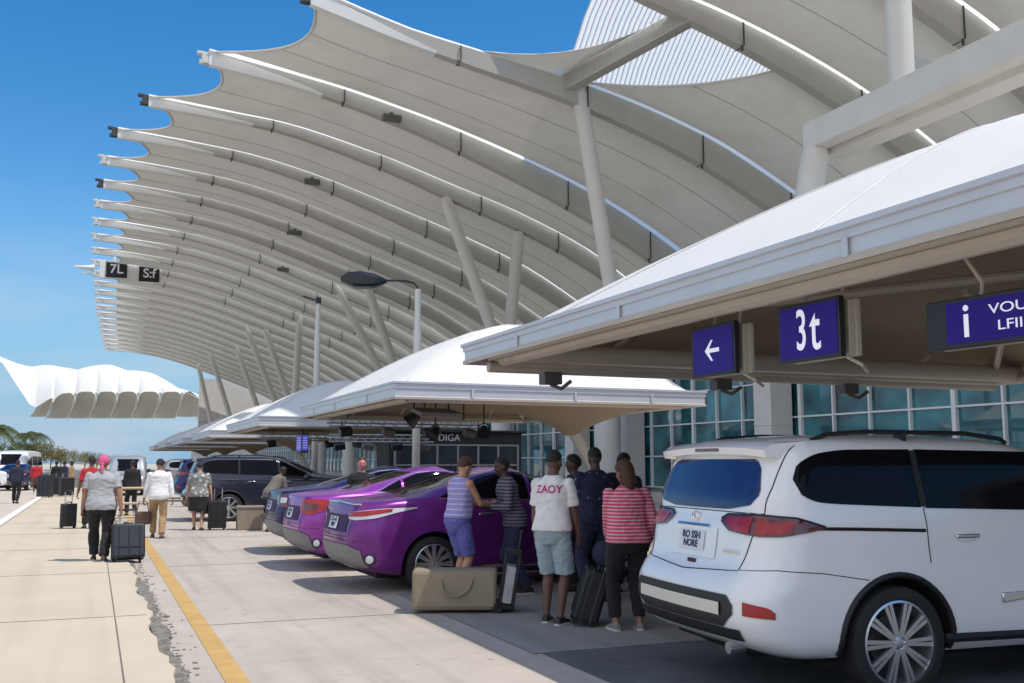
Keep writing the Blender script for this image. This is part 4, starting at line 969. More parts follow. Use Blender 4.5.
def make_sedan(name, label, pnt, loc, rz, style=0, cat='car', group=None, glass=CGLASS):
    c = Car(SED_SL, (1.02, 3.48), .325, .385, crown=.09)
    t = thing(name, label, cat, loc, rz, group); c.body([pnt, WELL], t)
    for sg in (-1, 1):
        c.patch_side('window', CGLASS, t, (1.15, 1.50), [(1.15, 1.105), (1.50, 1.09)], [(1.15, 1.11), (1.32, 1.19), (1.50, 1.27)], sg)
        c.patch_side('window', CGLASS, t, (1.54, 2.30), [(1.54, 1.09), (2.30, 1.07)], [(1.54, 1.275), (1.8, 1.36), (2.05, 1.385), (2.30, 1.375)], sg)
        c.patch_side('window', CGLASS, t, (2.36, 3.05), [(2.36, 1.07), (3.05, 1.05)], [(2.36, 1.37), (2.55, 1.32), (2.8, 1.20), (3.05, 1.06)], sg)
        c.line('window_trim', CHROME, t, [(1.10, 1.09), (1.6, 1.075), (2.3, 1.055), (3.08, 1.035)], .009, sg)
        c.line('window_trim', CHROME if style else TRIMB, t, [(1.12, 1.10), (1.32, 1.205), (1.54, 1.30), (1.8, 1.375), (2.05, 1.40), (2.36, 1.385), (2.6, 1.31), (2.85, 1.18), (3.06, 1.03)], .009, sg)
        c.line('panel_seam', SEAMM, t, [(1.42, 1.02), (1.44, .80), (1.46, .62)], .004, sg)
        c.line('panel_seam', SEAMM, t, [(2.33, 1.01), (2.36, .7), (2.34, .34)], .004, sg)
        c.line('panel_seam', SEAMM, t, [(3.28, .98), (3.26, .7), (3.22, .34)], .004, sg)
        c.line('sill_trim', CHROME if style == 0 else TRIMB, t, [(1.5, .275), (3.25, .27)], .02, sg)
        for wx in c.wheels: c.wheel(t, wx, sg, 12 if style == 0 else 7, .79, .235, .21)
        for hx in (1.58, 2.46):
            b = MB(); b.bar(c.side(hx, .90, .02, sg), c.side(hx + .18, .905, .02, sg), .026, .018, (0, 1, 0)); b.build('door_handle', pnt if style else CHROME, t, bevel=.008)
        b = MB(); b.ball(V((3.05, sg * 1.0, 1.03)), (.08, .10, .06), 14, 10); b.build('wing_mirror', pnt, t)
        # tail lamps sweep round the corner
        if style == 0:
            lo = [(.52, .86), (.70, .85), (.95, .875), (1.2, .94), (1.42, .985)]; hi = [(.52, .93), (.70, .955), (1.0, .985), (1.25, .992), (1.42, .995)]
            base = c.patch_arc('tail_light', LCLR, t, (.52, 1.42), lo, hi, sg, .010, 26, 6)
            c.patch_arc('lamp_lens', RED, base, (.54, 1.12), [(.54, .885), (.8, .895), (1.12, .95)], [(.54, .935), (1.0, .978), (1.12, .982)], sg, .014, 14, 4)
        else:
            lo = [(.50, .86), (.62, .80), (.80, .79), (1.02, .86), (1.12, .96)]; hi = [(.50, .97), (.62, 1.005), (.9, 1.01), (1.12, .985)]
            base = c.patch_arc('tail_light', RED if style == 1 else REDD, t, (.50, 1.12), lo, hi, sg, .010, 22, 6)
            c.patch_arc('lamp_lens', LCLR if style == 2 else REDD, base, (.66, .90), [(.66, .86), (.90, .86)], [(.66, .95), (.90, .94)], sg, .014, 8, 4)
        # fog lamp low on the corner
        b = MB(); p = c.arc(.86, .40, .006, sg); p2 = c.arc(.90, .40, .006, sg); d = (p2 - p).normalized(); n = V((d.y, -d.x, 0)) if sg < 0 else V((-d.y, d.x, 0))
        if n.x > 0: n = -n
        M = Matrix.Translation(p) @ n.to_track_quat('Z', 'Y').to_matrix().to_4x4()
        b.lathe([(.062, -.01), (.075, .006), (.062, .012), (.05, .004)], 20, M, 0); fg = b.build('fog_light', TRIMB, t)
        b = MB(); b.lathe([(.052, .0), (.045, .012), (.001, .016)], 16, M); b.build('lens', LCLR, fg)
    c.patch_arc('rear_window', glass, t, (-.52, .52), [(-.52, 1.14), (0, 1.13), (.52, 1.14)], [(-.52, 1.33), (-.46, 1.385), (.46, 1.385), (.52, 1.33)], off=.006, n=20, m=14)
    c.line('boot_lip', CHROME if style == 0 else pnt, t, [(-.72, 1.03), (0, 1.05), (.72, 1.03)], .012, -1, 'arc', .006)
    c.line('panel_seam', SEAMM, t, [(.66, 1.04), (.62, .80), (.60, .66), (0, .65), (-.60, .66), (-.62, .8), (-.66, 1.04)], .004, -1, 'arc')
    c.patch_arc('boot_garnish', pm('dark_garnish', (.05, .014, .075), .5, .1, 4, spec=.2), t, (-.5, .5), [(-.5, .70), (.5, .70)], [(-.5, .90), (.5, .90)], off=.008)
    plate(c, t, -.18, .18, .73, .87, ('CZA-42', 'R007'))
    c.patch_arc('bumper_valance', pm('silver_valance', (.20, .195, .20), .5, .12, 4, metal=.2), t, (-.78, .78), [(-.78, .30), (.78, .30)], [(-.78, .50), (-.6, .56), (.6, .56), (.78, .50)], off=.012)
    c.line('bumper_crease', SEAMM, t, [(-.95, .60), (0, .62), (.95, .60)], .005, -1, 'arc')
    b = MB(); b.box((2.2, 0, .22), (3.6, 1.2, .12)); b.build('underbody', WELL, t, bevel=.02)
    t.scale = (1.07, 1.07, 1.07)
    return t
# ---------------------------------------------------------------- vans (mostly far away)
VAN_SL = [(.30, .2, 4.75, .84, .15, .2), (.42, .05, 4.9, .90, .2, .25), (.7, .02, 4.92, .91, .2, .28), (.95, .03, 4.80, .91, .2, .28), (1.08, .04, 4.40, .905, .2, .26), (1.2, .06, 4.2, .89, .2, .25), (1.7, .12, 3.75, .83, .25, .25), (1.92, .2, 3.5, .77, .3, .3), (2.0, .4, 3.2, .62, .3, .3), (2.02, .7, 2.9, .4, .2, .2)]
def make_van(name, label, pnt, loc, rz, cat='van', k=1.0):
    c = Car(VAN_SL, (.95, 3.9), .35, .42, crown=.04)
    t = thing(name, label, cat, loc, rz); t.scale = (k, k, k); c.body([pnt, WELL], t)
    for sg in (-1, 1):
        for a, e in ((.35, 1.4), (1.5, 2.6), (2.7, 3.7)): c.patch_side('window', CGLASS, t, (a, e), [(a, 1.22), (e, 1.2)], [(a, 1.70), (e, 1.70 if e < 3 else 1.42)], sg, n=8, m=4)
        for wx in c.wheels: c.wheel(t, wx, sg, 6, .77, .24, .22)
        c.patch_arc('tail_light', RED, t, (.70, .90), [(.70, .85), (.90, .85)], [(.70, 1.15), (.90, 1.15)], sg, .01, 4, 4)
        b = MB(); f = V((4.80, sg * .62, .82)); b.ball(f, (.12, .17, .09), 12, 8); b.build('headlight', LCLR, t)
        b = MB(); b.ball(V((3.85, sg * 1.02, 1.22)), (.08, .12, .12), 10, 8); b.build('wing_mirror', TRIMB, t)
    c.patch_arc('rear_window', CGLASS, t, (-.66, .66), [(-.66, 1.22), (.66, 1.22)], [(-.66, 1.72), (.66, 1.72)], off=.008, n=8, m=4)
    b = MB(); rows = []
    for j in range(7):
        z = lerp(1.22, 1.82, j / 6); h = c.half(z); xf = h[-1][0]; rows.append([V((xf - .10 * (abs(y) / .6) ** 2 * .5 + .006, y, z)) for y in [(-.62 + 1.24 * q / 8) for q in range(9)]])
    b.grid(rows); b.build('windscreen', CGLASS, t, smooth=60)
    b = MB(); b.box((4.90, 0, .72), (.05, .9, .16)); b.box((4.88, 0, .46), (.06, 1.3, .12)); b.build('grille', TRIMB, t, bevel=.01)
    b = MB(); b.box((2.4, 0, .30), (4.0, 1.3, .14)); b.build('underbody', WELL, t)
    return t
# ================================================================== people
from mathutils import noise as mnoise
def remesh(mb, vx, wrinkle=0, seed=0, its=5):
    me = mb.mesh('tmp'); bm = bmesh.new(); bm.from_mesh(me); bmesh.ops.recalc_face_normals(bm, faces=bm.faces); bm.to_mesh(me); bm.free()
    o = bpy.data.objects.new('tmp', me); COL.objects.link(o)
    m = o.modifiers.new('r', 'REMESH'); m.mode = 'VOXEL'; m.voxel_size = vx
    s = o.modifiers.new('s', 'SMOOTH'); s.factor = .5; s.iterations = its
    bpy.context.view_layer.update()
    out = bpy.data.meshes.new_from_object(o.evaluated_get(bpy.context.evaluated_depsgraph_get())); bpy.data.objects.remove(o); bpy.data.meshes.remove(me)
    if wrinkle:
        out.update()
        cs = [(v.co.copy(), v.normal.copy()) for v in out.vertices]
        for v, (c, n) in zip(out.vertices, cs):
            p = c + V((seed * 3.1, 0, 0))
            q = mnoise.noise(V((p.x * 9, p.y * 9, p.z * 5))) + .7 * (1 - abs(mnoise.noise(V((p.x * 7 + p.z * 9, p.y * 7, p.z * 13 - p.x * 6))) * 2))
            v.co = c + n * wrinkle * (q - .2)
    out.polygons.foreach_set('use_smooth', [True] * len(out.polygons)); return out
def skin(nm, c): return pm(nm, c, .55, .08, 20, .12, 120)
SK_L = skin('skin_light', (.50, .27, .17)); SK_M = skin('skin_tan', (.30, .15, .09)); SK_D = skin('skin_dark', (.125, .064, .043)); SK_DD = skin('skin_deep', (.085, .047, .034))
def cloth(nm, c, v=.10): return pm(nm, c, .9, v, 12, .35, 90, sheen=.08)
HAIRB = pm('hair_black', (.012, .010, .009), .55, .35, 30, .6, 160); HAIRBR = pm('hair_brown', (.075, .032, .016), .5, .35, 30, .6, 160)
EYE = pm('eye_dark', (.012, .01, .01), .15, .1, 9); LIPM = pm('lip', (.22, .075, .06), .5, .1, 9); SOLE = pm('shoe_sole', (.55, .54, .52), .7, .1, 9)
def ik(a, t, l1, l2, pole):
    d = t - a; L_ = d.length; mx = (l1 + l2) * .998
    if L_ > mx: t = a + d * (mx / L_); d = t - a; L_ = mx
    x = (l1 * l1 - l2 * l2 + L_ * L_) / (2 * L_); h = math.sqrt(max(l1 * l1 - x * x, 0)); n = d.normalized(); p = (pole - n * pole.dot(n)).normalized()
    return a + n * x + p * h, t
def person(label, loc, rz, H, skinm, top, bottom, shoes, feet=((-.10, .0), (.10, .0)), hands=((-.27, .06, .80), (.27, .06, .80)), lean=0, turn=0, tilt=0, sleeve=1.0, bottom_z=.10, hem=.86,
           hair='short', hairm=HAIRB, bulk=1.0, hip=1.0, near=1, skirt=0, fyaw=(8, -8), shoulder=1.0, group=None, heel=(0, 0), flare=0, sleeveless=False, curl=.9):
    t = thing('person', label, 'person', loc, rz, group); S = H / 1.75
    vx = {1: .0085, 2: .013, 3: .022}[near]
    lz = .93
    for (fx, fy), s in zip(feet, (-1, 1)):
        hd = math.hypot(fx - s * .09, fy); lz = min(lz, math.sqrt(max(.845 ** 2 - hd ** 2, .3)) + .083)
    dz = lz - .93; px = V((0, 0, lz + .02))
    RL = Matrix.Rotation(-R(lean), 3, 'X')
    def up(p, k=None):
        p = V(p) + V((0, 0, dz)); f = min(1, max(0, (p.z - lz + .06) / .22)) if k is None else k
        return px + Matrix.Rotation(-R(lean) * f, 3, 'X') @ (p - px)
    def torso_rings(tab, off=0, n=28):
        rg = []
        for z, rx, ry, yo in tab:
            rg.append([up((math.copysign(abs(math.cos(a)) ** .85, math.cos(a)) * (rx + off), yo + math.copysign(abs(math.sin(a)) ** .9, math.sin(a)) * (ry + off), z)) for a in [2 * math.pi * k / n for k in range(n)]])
        return rg
    bk = bulk; hp_ = hip * (1 + (bulk - 1) * .8)
    TB = [(.82, .07, .07, 0), (.87, .15 * hp_, .11 * hp_, -.008), (.94, .172 * hp_, .122 * hp_, -.014), (1.0, .164 * hp_, .115 * hp_, -.008), (1.08, .145 * bk, .108 * bk, .004), (1.18, .145 * bk, .108 * bk, .006), (1.28, .162 * bk, .115 * bk, .004), (1.36, .172 * bk, .118 * bk, 0), (1.415, .150 * bk * shoulder, .100 * bk, -.004), (1.455, .108, .082, -.008), (1.49, .066, .064, -.008)]
    sh = [up((s * .178 * shoulder * (1 + (bk - 1) * .8), -.008, 1.405)) for s in (-1, 1)]
    hips = [V((s * .088 * hp_, 0, .90 + dz)) for s in (-1, 1)]
    arms = []; legs = []
    for s, sp, hd in zip((-1, 1), sh, hands):
        e, w_ = ik(sp, V(hd) + V((0, 0, dz if len(hd) == 3 else 0)), .295, .255, V((s * .45, -1, -.15))); arms.append((sp, e, w_))
    for s, hpnt, (fx, fy), hl in zip((-1, 1), hips, feet, heel):
        k, a = ik(hpnt, V((fx, fy, .085 + hl)), .43, .42, V((s * .06, 1, 0))); legs.append((hpnt, k, a))
    # ---- body: one continuous surface
    b = MB(); b.loft(torso_rings(TB))
    Hd = Matrix.Rotation(R(turn), 3, 'Z') @ Matrix.Rotation(-R(tilt), 3, 'X'); nb = up((0, -.006, 1.46)); RLf = Matrix.Rotation(-R(lean), 3, 'X')
    def hd(p): return nb + RLf @ (Matrix.Rotation(R(lean * .6), 3, 'X') @ Hd @ (V(p) - V((0, -.006, 1.46))))
    b.caps(up((0, -.012, 1.42)), hd((0, .0, 1.58)), .062, .054)
    RM = RLf @ Matrix.Rotation(R(lean * .6), 3, 'X') @ Hd
    b.ball(hd((0, .0, 1.648)), (.076, .096, .104), 20, 14, M=RM); b.ball(hd((0, .028, 1.585)), (.056, .066, .068), 16, 10, M=RM); b.ball(hd((0, .05, 1.545)), (.030, .036, .026), 12, 8, M=RM)
    b.ball(hd((0, .104, 1.612)), (.013, .020, .014), 10, 8, M=RM); b.ball(hd((0, .094, 1.635)), (.009, .014, .026), 10, 8, M=RM); b.ball(hd((0, .090, 1.66)), (.05, .012, .012), 12, 8, M=RM)
    for s in (-1, 1): b.ball(hd((s * .077, -.006, 1.622)), (.011, .019, .031), 10, 8, M=RM); b.ball(hd((s * .04, .07, 1.605)), (.022, .024, .02), 10, 8, M=RM)
    for s, (a0, e, w_) in zip((-1, 1), arms):
        b.ball(a0, .058 * (1 + (bk - 1) * .5), 14, 10); b.caps(a0, e, .052 * (1 + (bk - 1) * .6), .041); m_ = lerp(e, w_, .3); b.caps(e, m_, .041, .043); b.caps(m_, w_, .043, .028)
    for s, (h, k, a) in zip((-1, 1), legs):
        b.caps(h, k, .083 * hp_, .056); m_ = lerp(k, a, .3) + V((0, -.014, 0)); b.caps(k, m_, .055, .058); b.caps(m_, a, .057, .036); b.caps(a, a + V((0, .03, -.035)), .037, .036)
        yw = R(fyaw[0] if s < 0 else fyaw[1]); fd = V((-math.sin(yw), math.cos(yw), 0)); b.caps(a + V((0, 0, -.035)) - fd * .03, a + fd * .13 + V((0, 0, -.055)), .036, .022)
    # hands: palm is part of the skin volume, fingers follow
    fing = MB()
    for s, (a0, e, w_) in zip((-1, 1), arms):
        d = (w_ - e).normalized(); fwd = V((0, 1, .12)); fwd = (fwd - d * fwd.dot(d))
        if fwd.length < .15: fwd = V((-s, 0, .3)); fwd = fwd - d * fwd.dot(d)
        fwd.normalize(); n_ = d.cross(fwd) * 1.0
        if n_.x * -s < 0: n_ = -n_
        pc = w_ + d * .055; Mx = Matrix((fwd, n_, d)).transposed()
        b.ball(pc, (.042, .017, .056), 14, 10, M=Mx)
        for q, ln in zip((-.030, -.010, .011, .031), (.058, .072, .078, .070)):
            p = w_ + d * (.095 - abs(q) * .25) + fwd * q; pts = [p - d * .02]; ang = .25 * curl; dd = d
            pts.append(p)
            for j in range(3):
                ang += .5 * curl; dd = d * math.cos(ang) + n_ * math.sin(ang); p = p + dd * ln * (.42, .33, .25)[j]; pts.append(p)
            fing.tube(pts, [.009, .009, .0085, .0078, .006], 8)
        p = w_ + d * .03 + fwd * .036; q2 = p + (fwd * .8 + d * .7 + n_ * .3).normalized() * .036; q3 = q2 + (d * .9 + n_ * .5).normalized() * .03
        fing.tube([w_ + d * .02 + fwd * .02, p, q2, q3], [.012, .012, .010, .007], 8)
    me = remesh(b, vx)
    if near < 3:
        bm = bmesh.new(); bm.from_mesh(me); fm = fing.mesh('f'); bm.from_mesh(fm); bm.to_mesh(me); bm.free(); bpy.data.meshes.remove(fm)
        me.polygons.foreach_set('use_smooth', [True] * len(me.polygons))
    me.materials.clear(); me.materials.append(skinm); me.name = 'body'
    def put(name, me, mat):
        me.transform(Matrix.Scale(S, 4)); me.materials.clear(); me.materials.append(mat); me.name = name
        o = bpy.data.objects.new(name, me); COL.objects.link(o); o.parent = t; return o
    put('body', me, skinm)
    # ---- trousers / shorts / skirt
    bname = 'trousers'
    if bottom:
        g = MB(); low = [(.80, .10 * hp_, .09, 0)] + [q for q in TB if .86 < q[0] < 1.04] + [(1.045, .158 * max(bk, hp_ * .95), .115 * bk, 0)]
        if not skirt: g.loft(torso_rings(low, .014))
        if skirt:
            bname = 'skirt'; rg = []
            for z, f in ((1.04, .0), (.97, .02), (.88, .03), (skirt + .15, .035 + flare * .6), (skirt, .035 + flare)):
                q = interp(z, [(p[0], p[1]) for p in TB]) if z > .9 else .165 * hp_; r2 = interp(z, [(p[0], p[2]) for p in TB]) if z > .9 else .125 * hp_
                rg.append([up((math.cos(a) * (q + f), math.sin(a) * (r2 + f), z)) for a in [2 * math.pi * k / 28 for k in range(28)]])
            g.loft(rg)
        else:
            for h, k, a in legs:
                if bottom_z > .35:
                    bname = 'shorts'; f = min(.98, max(.3, (h.z - bottom_z) / max(h.z - k.z, .01))); g.caps(h, lerp(h, k, f), .098 * hp_, .078 + flare, flat=True)
                    g.ball(h, .095 * hp_, 14, 10)
                else:
                    g.ball(h, .098 * hp_, 14, 10); g.caps(h, k, .097 * hp_, .074 + flare * .4); f = (k.z - bottom_z) / max(k.z - a.z, .01)
                    m2 = lerp(k, a, f * .4) + V((0, -.012, 0)); g.caps(k, m2, .078 + flare * .4, .078 + flare * .6); g.caps(m2, lerp(k, a, f), .077 + flare * .6, .064 + flare, flat=True); g.ball(k, .080 + flare * .4, 14, 10)
        put(bname, remesh(g, vx, .010 if near < 3 else 0, len(label), 4), bottom)
    # ---- top
    shirt = None
    if top:
        g = MB(); tt = []
        for z in (hem, hem + .03, .94, 1.0, 1.08, 1.18, 1.28, 1.36, 1.42, 1.465, 1.488):
            if z < hem: continue
            rx = interp(z, [(p[0], p[1]) for p in TB]); ry = interp(z, [(p[0], p[2]) for p in TB]); o = .03 if z < 1.1 else .022
            if z < .92: rx = max(rx, .165 * hp_)
            if z < .92: ry = max(ry, .118 * hp_)
            tt.append((z, max(rx, .150 * max(bk, hp_ * .98)) + o if z < 1.4 else rx + .018, max(ry, .110 * bk) + o if z < 1.4 else ry + .014, interp(z, [(p[0], p[3]) for p in TB])))
        g.loft(torso_rings(tt))
        for a0, e, w_ in arms:
            if sleeveless: g.ball(lerp(a0, nb, .25), .055, 12, 8); continue
            g.ball(a0, .063 * (1 + (bk - 1) * .5), 14, 10)
            if sleeve <= .6: g.caps(a0, lerp(a0, e, sleeve / .6), .064 * (1 + (bk - 1) * .5), .066, flat=True)
            else:
                g.caps(a0, e, .064 * (1 + (bk - 1) * .5), .056); g.ball(e, .056, 12, 8); g.caps(e, lerp(e, w_, (sleeve - .6) / .4), .056, .043, flat=True)
        shirt = put('shirt', remesh(g, vx, .0095 if near < 3 else 0, len(label) + 3, 4), top)
    # ---- shoes
    for s, (h, k, a), hl in zip((-1, 1), legs, heel):
        yw = R(fyaw[0] if s < 0 else fyaw[1]); fd = V((-math.sin(yw), math.cos(yw), 0)); sd = V((fd.y, -fd.x, 0)); pit = -hl * 1.6
        g = MB(); rg = []
        for y, wd_, h_ in ((-.075, .022, .03), (-.065, .036, .075), (-.02, .038, .095), (.04, .042, .085), (.10, .048, .055), (.16, .044, .042), (.195, .026, .03)):
            c = a + fd * y - V((0, 0, .085)) + V((0, 0, max(-hl, pit * max(0, y) if hl else 0)))
            rg.append([c + sd * (wd_ * math.cos(q)) + V((0, 0, max(0.001, h_ * .42 + h_ * .58 * math.sin(q)))) for q in [2 * math.pi * j / 14 for j in range(14)]])
        g.loft(rg); me = g.mesh('shoe', smooth=60); so = put('shoe', me, shoes)
        if near == 1:
            g = MB(); rg = [[v + V((0, 0, .004)) for v in []]]
            g = MB()
            for z0 in (0.0,):
                ring0 = []; ring1 = []
                for y, wd_ in ((-.078, .02), (-.06, .037), (0, .04), (.06, .046), (.11, .051), (.165, .046), (.20, .022)): ring0.append((y, wd_))
                poly = [a + fd * y + sd * w2 - V((0, 0, .0855)) for y, w2 in ring0] + [a + fd * y - sd * w2 - V((0, 0, .0855)) for y, w2 in reversed(ring0)]
                if not hl: g.prism(poly, (0, 0, .02))
            if g.v: mm = g.mesh('sole'); mm.transform(Matrix.Scale(S, 4)); mm.materials.append(SOLE); so2 = bpy.data.objects.new('sole', mm); COL.objects.link(so2); so2.parent = so
    # ---- face and hair
    if near < 3:
        g = MB()
        for s in (-1, 1): g.ball(hd((s * .031, .087, 1.640)), (.014, .008, .0075), 10, 6, M=RM)
        put('eyes', g.mesh('eyes', smooth=60), EYE)
        g = MB(); g.ball(hd((0, .090, 1.572)), (.022, .008, .006), 10, 6, M=RM); put('mouth', g.mesh('mouth', smooth=60), LIPM)
    if hair != 'none':
        g = MB(); rows = []; n = 28
        gr = {'short': (.010, 118, 62), 'crop': (.006, 106, 52), 'cap': (.012, 100, 74), 'long': (.016, 128, 55), 'bun': (.012, 120, 60), 'scarf': (.012, 122, 70)}[hair]
        for i in range(11):
            row = []
            for k in range(n):
                az = 2 * math.pi * k / n; f = (1 + math.sin(az)) / 2  # 1 = front
                lim = R(lerp(gr[1], gr[2], f ** 1.4)); th = lim * i / 10; o = gr[0] * (1 if i < 10 else .35)
                row.append(hd((math.sin(th) * math.cos(az) * (.078 + o), math.sin(th) * math.sin(az) * (.098 + o), 1.650 + math.cos(th) * (.105 + o))))
            rows.append(row)
        g.loft(rows)
        if hair == 'cap':
            rg = []
            for j in range(5):
                q = j / 4; rg.append([hd((math.cos(a) * .078, .07 + .085 * q * math.sin(a), 1.685 - .012 * q * math.sin(a) + dzz)) for dzz, rev in ((0, 0),) for a in [math.pi * m / 10 for m in range(11)]])
            g.grid(rg)
        if hair == 'bun': g.ball(hd((0, -.10, 1.70)), .042, 14, 10)
        if hair == 'scarf': g.ball(hd((0, -.095, 1.60)), (.035, .03, .03), 12, 8); g.tube([hd((.0, -.10, 1.59)), hd((.015, -.12, 1.52)), hd((.02, -.125, 1.44))], [.022, .026, .012], 8)
        if hair == 'long':
            g.caps(hd((0, -.035, 1.66)), hd((0, -.05, 1.53)), .086, .088); g.caps(hd((0, -.05, 1.53)), hd((0, -.06, 1.475)), .088, .07)
        me = remesh(g, max(vx * .8, .008), .006, 5, 3) if hair in ('long', 'bun', 'short') and near < 3 else g.mesh('hair', smooth=60)
        put('cap' if hair == 'cap' else 'headscarf' if hair == 'scarf' else 'hair', me, hairm)
    t['_s'] = S
    return t, shirt
# ================================================================== luggage
SUITB = pm('suitcase_navy', (.018, .022, .032), .5, .2, 8, .25, 60); SUITK = pm('suitcase_black', (.010, .010, .011), .55, .2, 8, .25, 60); SUITT = pm('suitcase_tan', (.27, .22, .15), .8, .10, 9, .35, 70, dirt=((.16, .12, .08), 4, .55, .4)); METAL = pm('trolley_metal', (.55, .55, .56), .3, .1, 8, metal=.8)
def suitcase(label, loc, rz, wd, dp, ht, mat, tilt=0, handle=.45, panel=None, htop=None):
    t = thing('suitcase', label, 'suitcase', loc, rz)
    M = Matrix.Rotation(R(tilt), 4, 'X')
    def B(o): o.data.transform(M); return o
    b = MB(); b.box((0, 0, .05 + ht / 2), (wd, dp, ht)); bo = B(b.build('body', mat, t, bevel=.035, seg=3))
    b = MB()
    for q in (-.32, 0, .32): b.box((q * wd, -dp / 2 - .004, .05 + ht / 2), (.02, .014, ht * .8))
    b.box((0, -dp / 2 - .006, .05 + ht * .30), (wd * .8, .016, .012)); B(b.build('ribbing', SUITK, bo, bevel=.004))
    b = MB(); b.box((0, dp * .18, .05 + ht / 2), (wd + .006, .018, ht + .006)); b.box((0, -dp * .2, .05 + ht / 2), (wd + .006, .012, ht + .006)); B(b.build('zip', pm('zip_grey', (.05, .05, .055), .5, .1, 9), bo, bevel=.004))
    for sx_ in (-1, 1):
        for sy_ in (-1, 1):
            b = MB(); Mw = Matrix.Translation((sx_ * wd * .40, sy_ * dp * .36, .03)) @ Matrix.Rotation(math.pi / 2, 4, 'Y'); b.lathe([(.001, -.015), (.03, -.015), (.03, .015), (.001, .015)], 14, Mw); b.box((sx_ * wd * .40, sy_ * dp * .36, .055), (.05, .05, .03)); B(b.build('wheel', TYRE, t))
    if handle:
        b = MB(); y_ = dp * .32
        h = B(b.build('grip', BLK, t)) if False else None
        b.bar((-wd * .27, y_, .05 + ht + handle), (wd * .27, y_, .05 + ht + handle), .03, .035); h = B(b.build('pull_handle', BLK, t, bevel=.01))
        for s in (-1, 1): b = MB(); b.tube([(s * wd * .22, y_, .05 + ht * .9), (s * wd * .22, y_, .05 + ht + handle)], .012, 8); B(b.build('rod', METAL, h))
    b = MB(); b.tube([(-wd * .16, 0, .05 + ht), (-wd * .13, 0, .09 + ht), (wd * .13, 0, .09 + ht), (wd * .16, 0, .05 + ht)], .013, 8); B(b.build('carry_handle', BLK, t))
    return t
# ================================================================== placing vehicles
P_WHITE = paint('paint_white', (.82, .825, .83)); P_PURP = paint('paint_purple', (.175, .027, .225), .3, .28, .4); P_PURP2 = paint('paint_purple_light', (.30, .055, .36), .3, .28, .4); P_NAVY = paint('paint_navy', (.022, .024, .10), .3, .3, .4)
P_DARK = paint('paint_dark_blue', (.02, .023, .045), .3, .3); P_GREY = paint('paint_grey', (.09, .09, .10), .3, .3); P_SILV = paint('paint_silver', (.42, .43, .45), .4, .3); P_WVAN = paint('paint_white_van', (.78, .78, .77))
make_suv('white_suv', 'large white suv parked nearest the camera, tailgate towards the road', P_WHITE, (4.03, 6.54, .004), R(-4))
make_sedan('purple_sedan', 'shiny purple sedan nearest the white suv, with swept chrome edged tail lights', P_PURP, (2.92, 13.2, 0), R(2), 0, group='sedans parked under the canopies')
make_sedan('purple_sedan', 'lighter purple sedan in the middle, with a big red tail light', P_PURP2, (2.86, 16.05, 0), R(1), 1, group='sedans parked under the canopies')
make_sedan('navy_sedan', 'dark navy sedan beyond the two purple ones, with a pale round tail light', P_NAVY, (3.0, 18.9, 0), 0, 2, group='sedans parked under the canopies')
make_suv('dark_suv', 'dark blue suv parked under the third canopy, behind the man in the white shirt', P_DARK, (2.35, 30.1, 0), R(-1), CGLASS, spokes=8)
for k, (x, y, m, lab) in enumerate(((3.4, 34.4, P_GREY, 'grey suv just beyond the dark blue suv'), (3.2, 45.6, P_NAVY, 'navy suv in the shade two canopies down'), (3.6, 49.0, P_GREY, 'dark grey suv beyond the navy one'), (3.6, 62.5, P_SILV, 'silver suv far down the bays'), (3.6, 66.0, P_DARK, 'dark suv farthest down the bays'))):
    make_suv('parked_suv', lab, m, (x, y, 0), 0, CGLASS, group='suvs parked far down the bays', spokes=6)
make_van('minivan', 'pale minivan driving towards the camera on the road beyond the man in grey', P_SILV, (1.9, 58.5, 0), R(-94))
bus = make_van('minibus', 'tall white minibus parked at the far left with its front towards the camera', P_WVAN, (-4.3, 79.5, 0), R(-100), 'minibus', 1.22)
make_suv('white_suv', 'white suv at the left edge, in front of the palms', P_WVAN, (-9.5, 66, 0), R(10), CGLASS, spokes=6)
make_sedan('navy_sedan', 'small dark car standing beside the white minibus', P_NAVY, (-4.6, 66, 0), R(80), 2)

# ================================================================== placing people
KH = cloth('khaki', (.36, .24, .12)); BLKT = cloth('black_cloth', (.012, .012, .014)); GREYT = cloth('grey_tshirt', (.38, .385, .39)); WHITET = cloth('white_cotton', (.74, .73, .72)); REDT = cloth('red_cotton', (.42, .02, .03)); NAVYT = cloth('navy_cloth', (.014, .018, .045)); LBLUE = cloth('pale_blue_shorts', (.33, .42, .46)); BLUEV = cloth('blue_violet_cloth', (.13, .13, .42)); PINKC = cloth('pink_cap', (.62, .10, .24), .25)
STRIP = stripes('pink_stripes', (.60, .07, .17), (.70, .45, .46), 30, 'Z', .62); LAV = stripes('lavender_stripes', (.30, .27, .55), (.50, .48, .66), 16, 'Z', .74); CAM = patterned('grey_floral', (.20, .20, .19), (.50, .48, .44), 9, .36); NPAT = patterned('navy_floral', (.014, .017, .05), (.16, .17, .28), 11, .16); CAMO = patterned('camo_leggings', (.05, .05, .055), (.30, .28, .27), 24, .30)
DSHOE = pm('dark_shoe', (.02, .018, .018), .5, .2, 9); WSHOE = pm('white_shoe', (.62, .61, .6), .6, .1, 9); BSHOE = pm('brown_shoe', (.10, .05, .03), .5, .2, 9)
BACK = 0
person('man in grey tee, black trousers and pink cap, walking away with a navy suitcase', (.16, 18.0, .025), R(-4), 1.74, SK_M, GREYT, BLKT, DSHOE, ((-.09, .17), (.08, -.14)), ((-.30, .02, .80), (.33, -.14, .80)), 2, -10, 4, .42, hair='scarf', hairm=PINKC, bulk=1.2, hip=1.12, flare=.012)
suitcase('dark navy suitcase rolling behind the man in the pink cap', (.60, 17.75, .025), R(6), .50, .30, .55, SUITB, -16, .28)
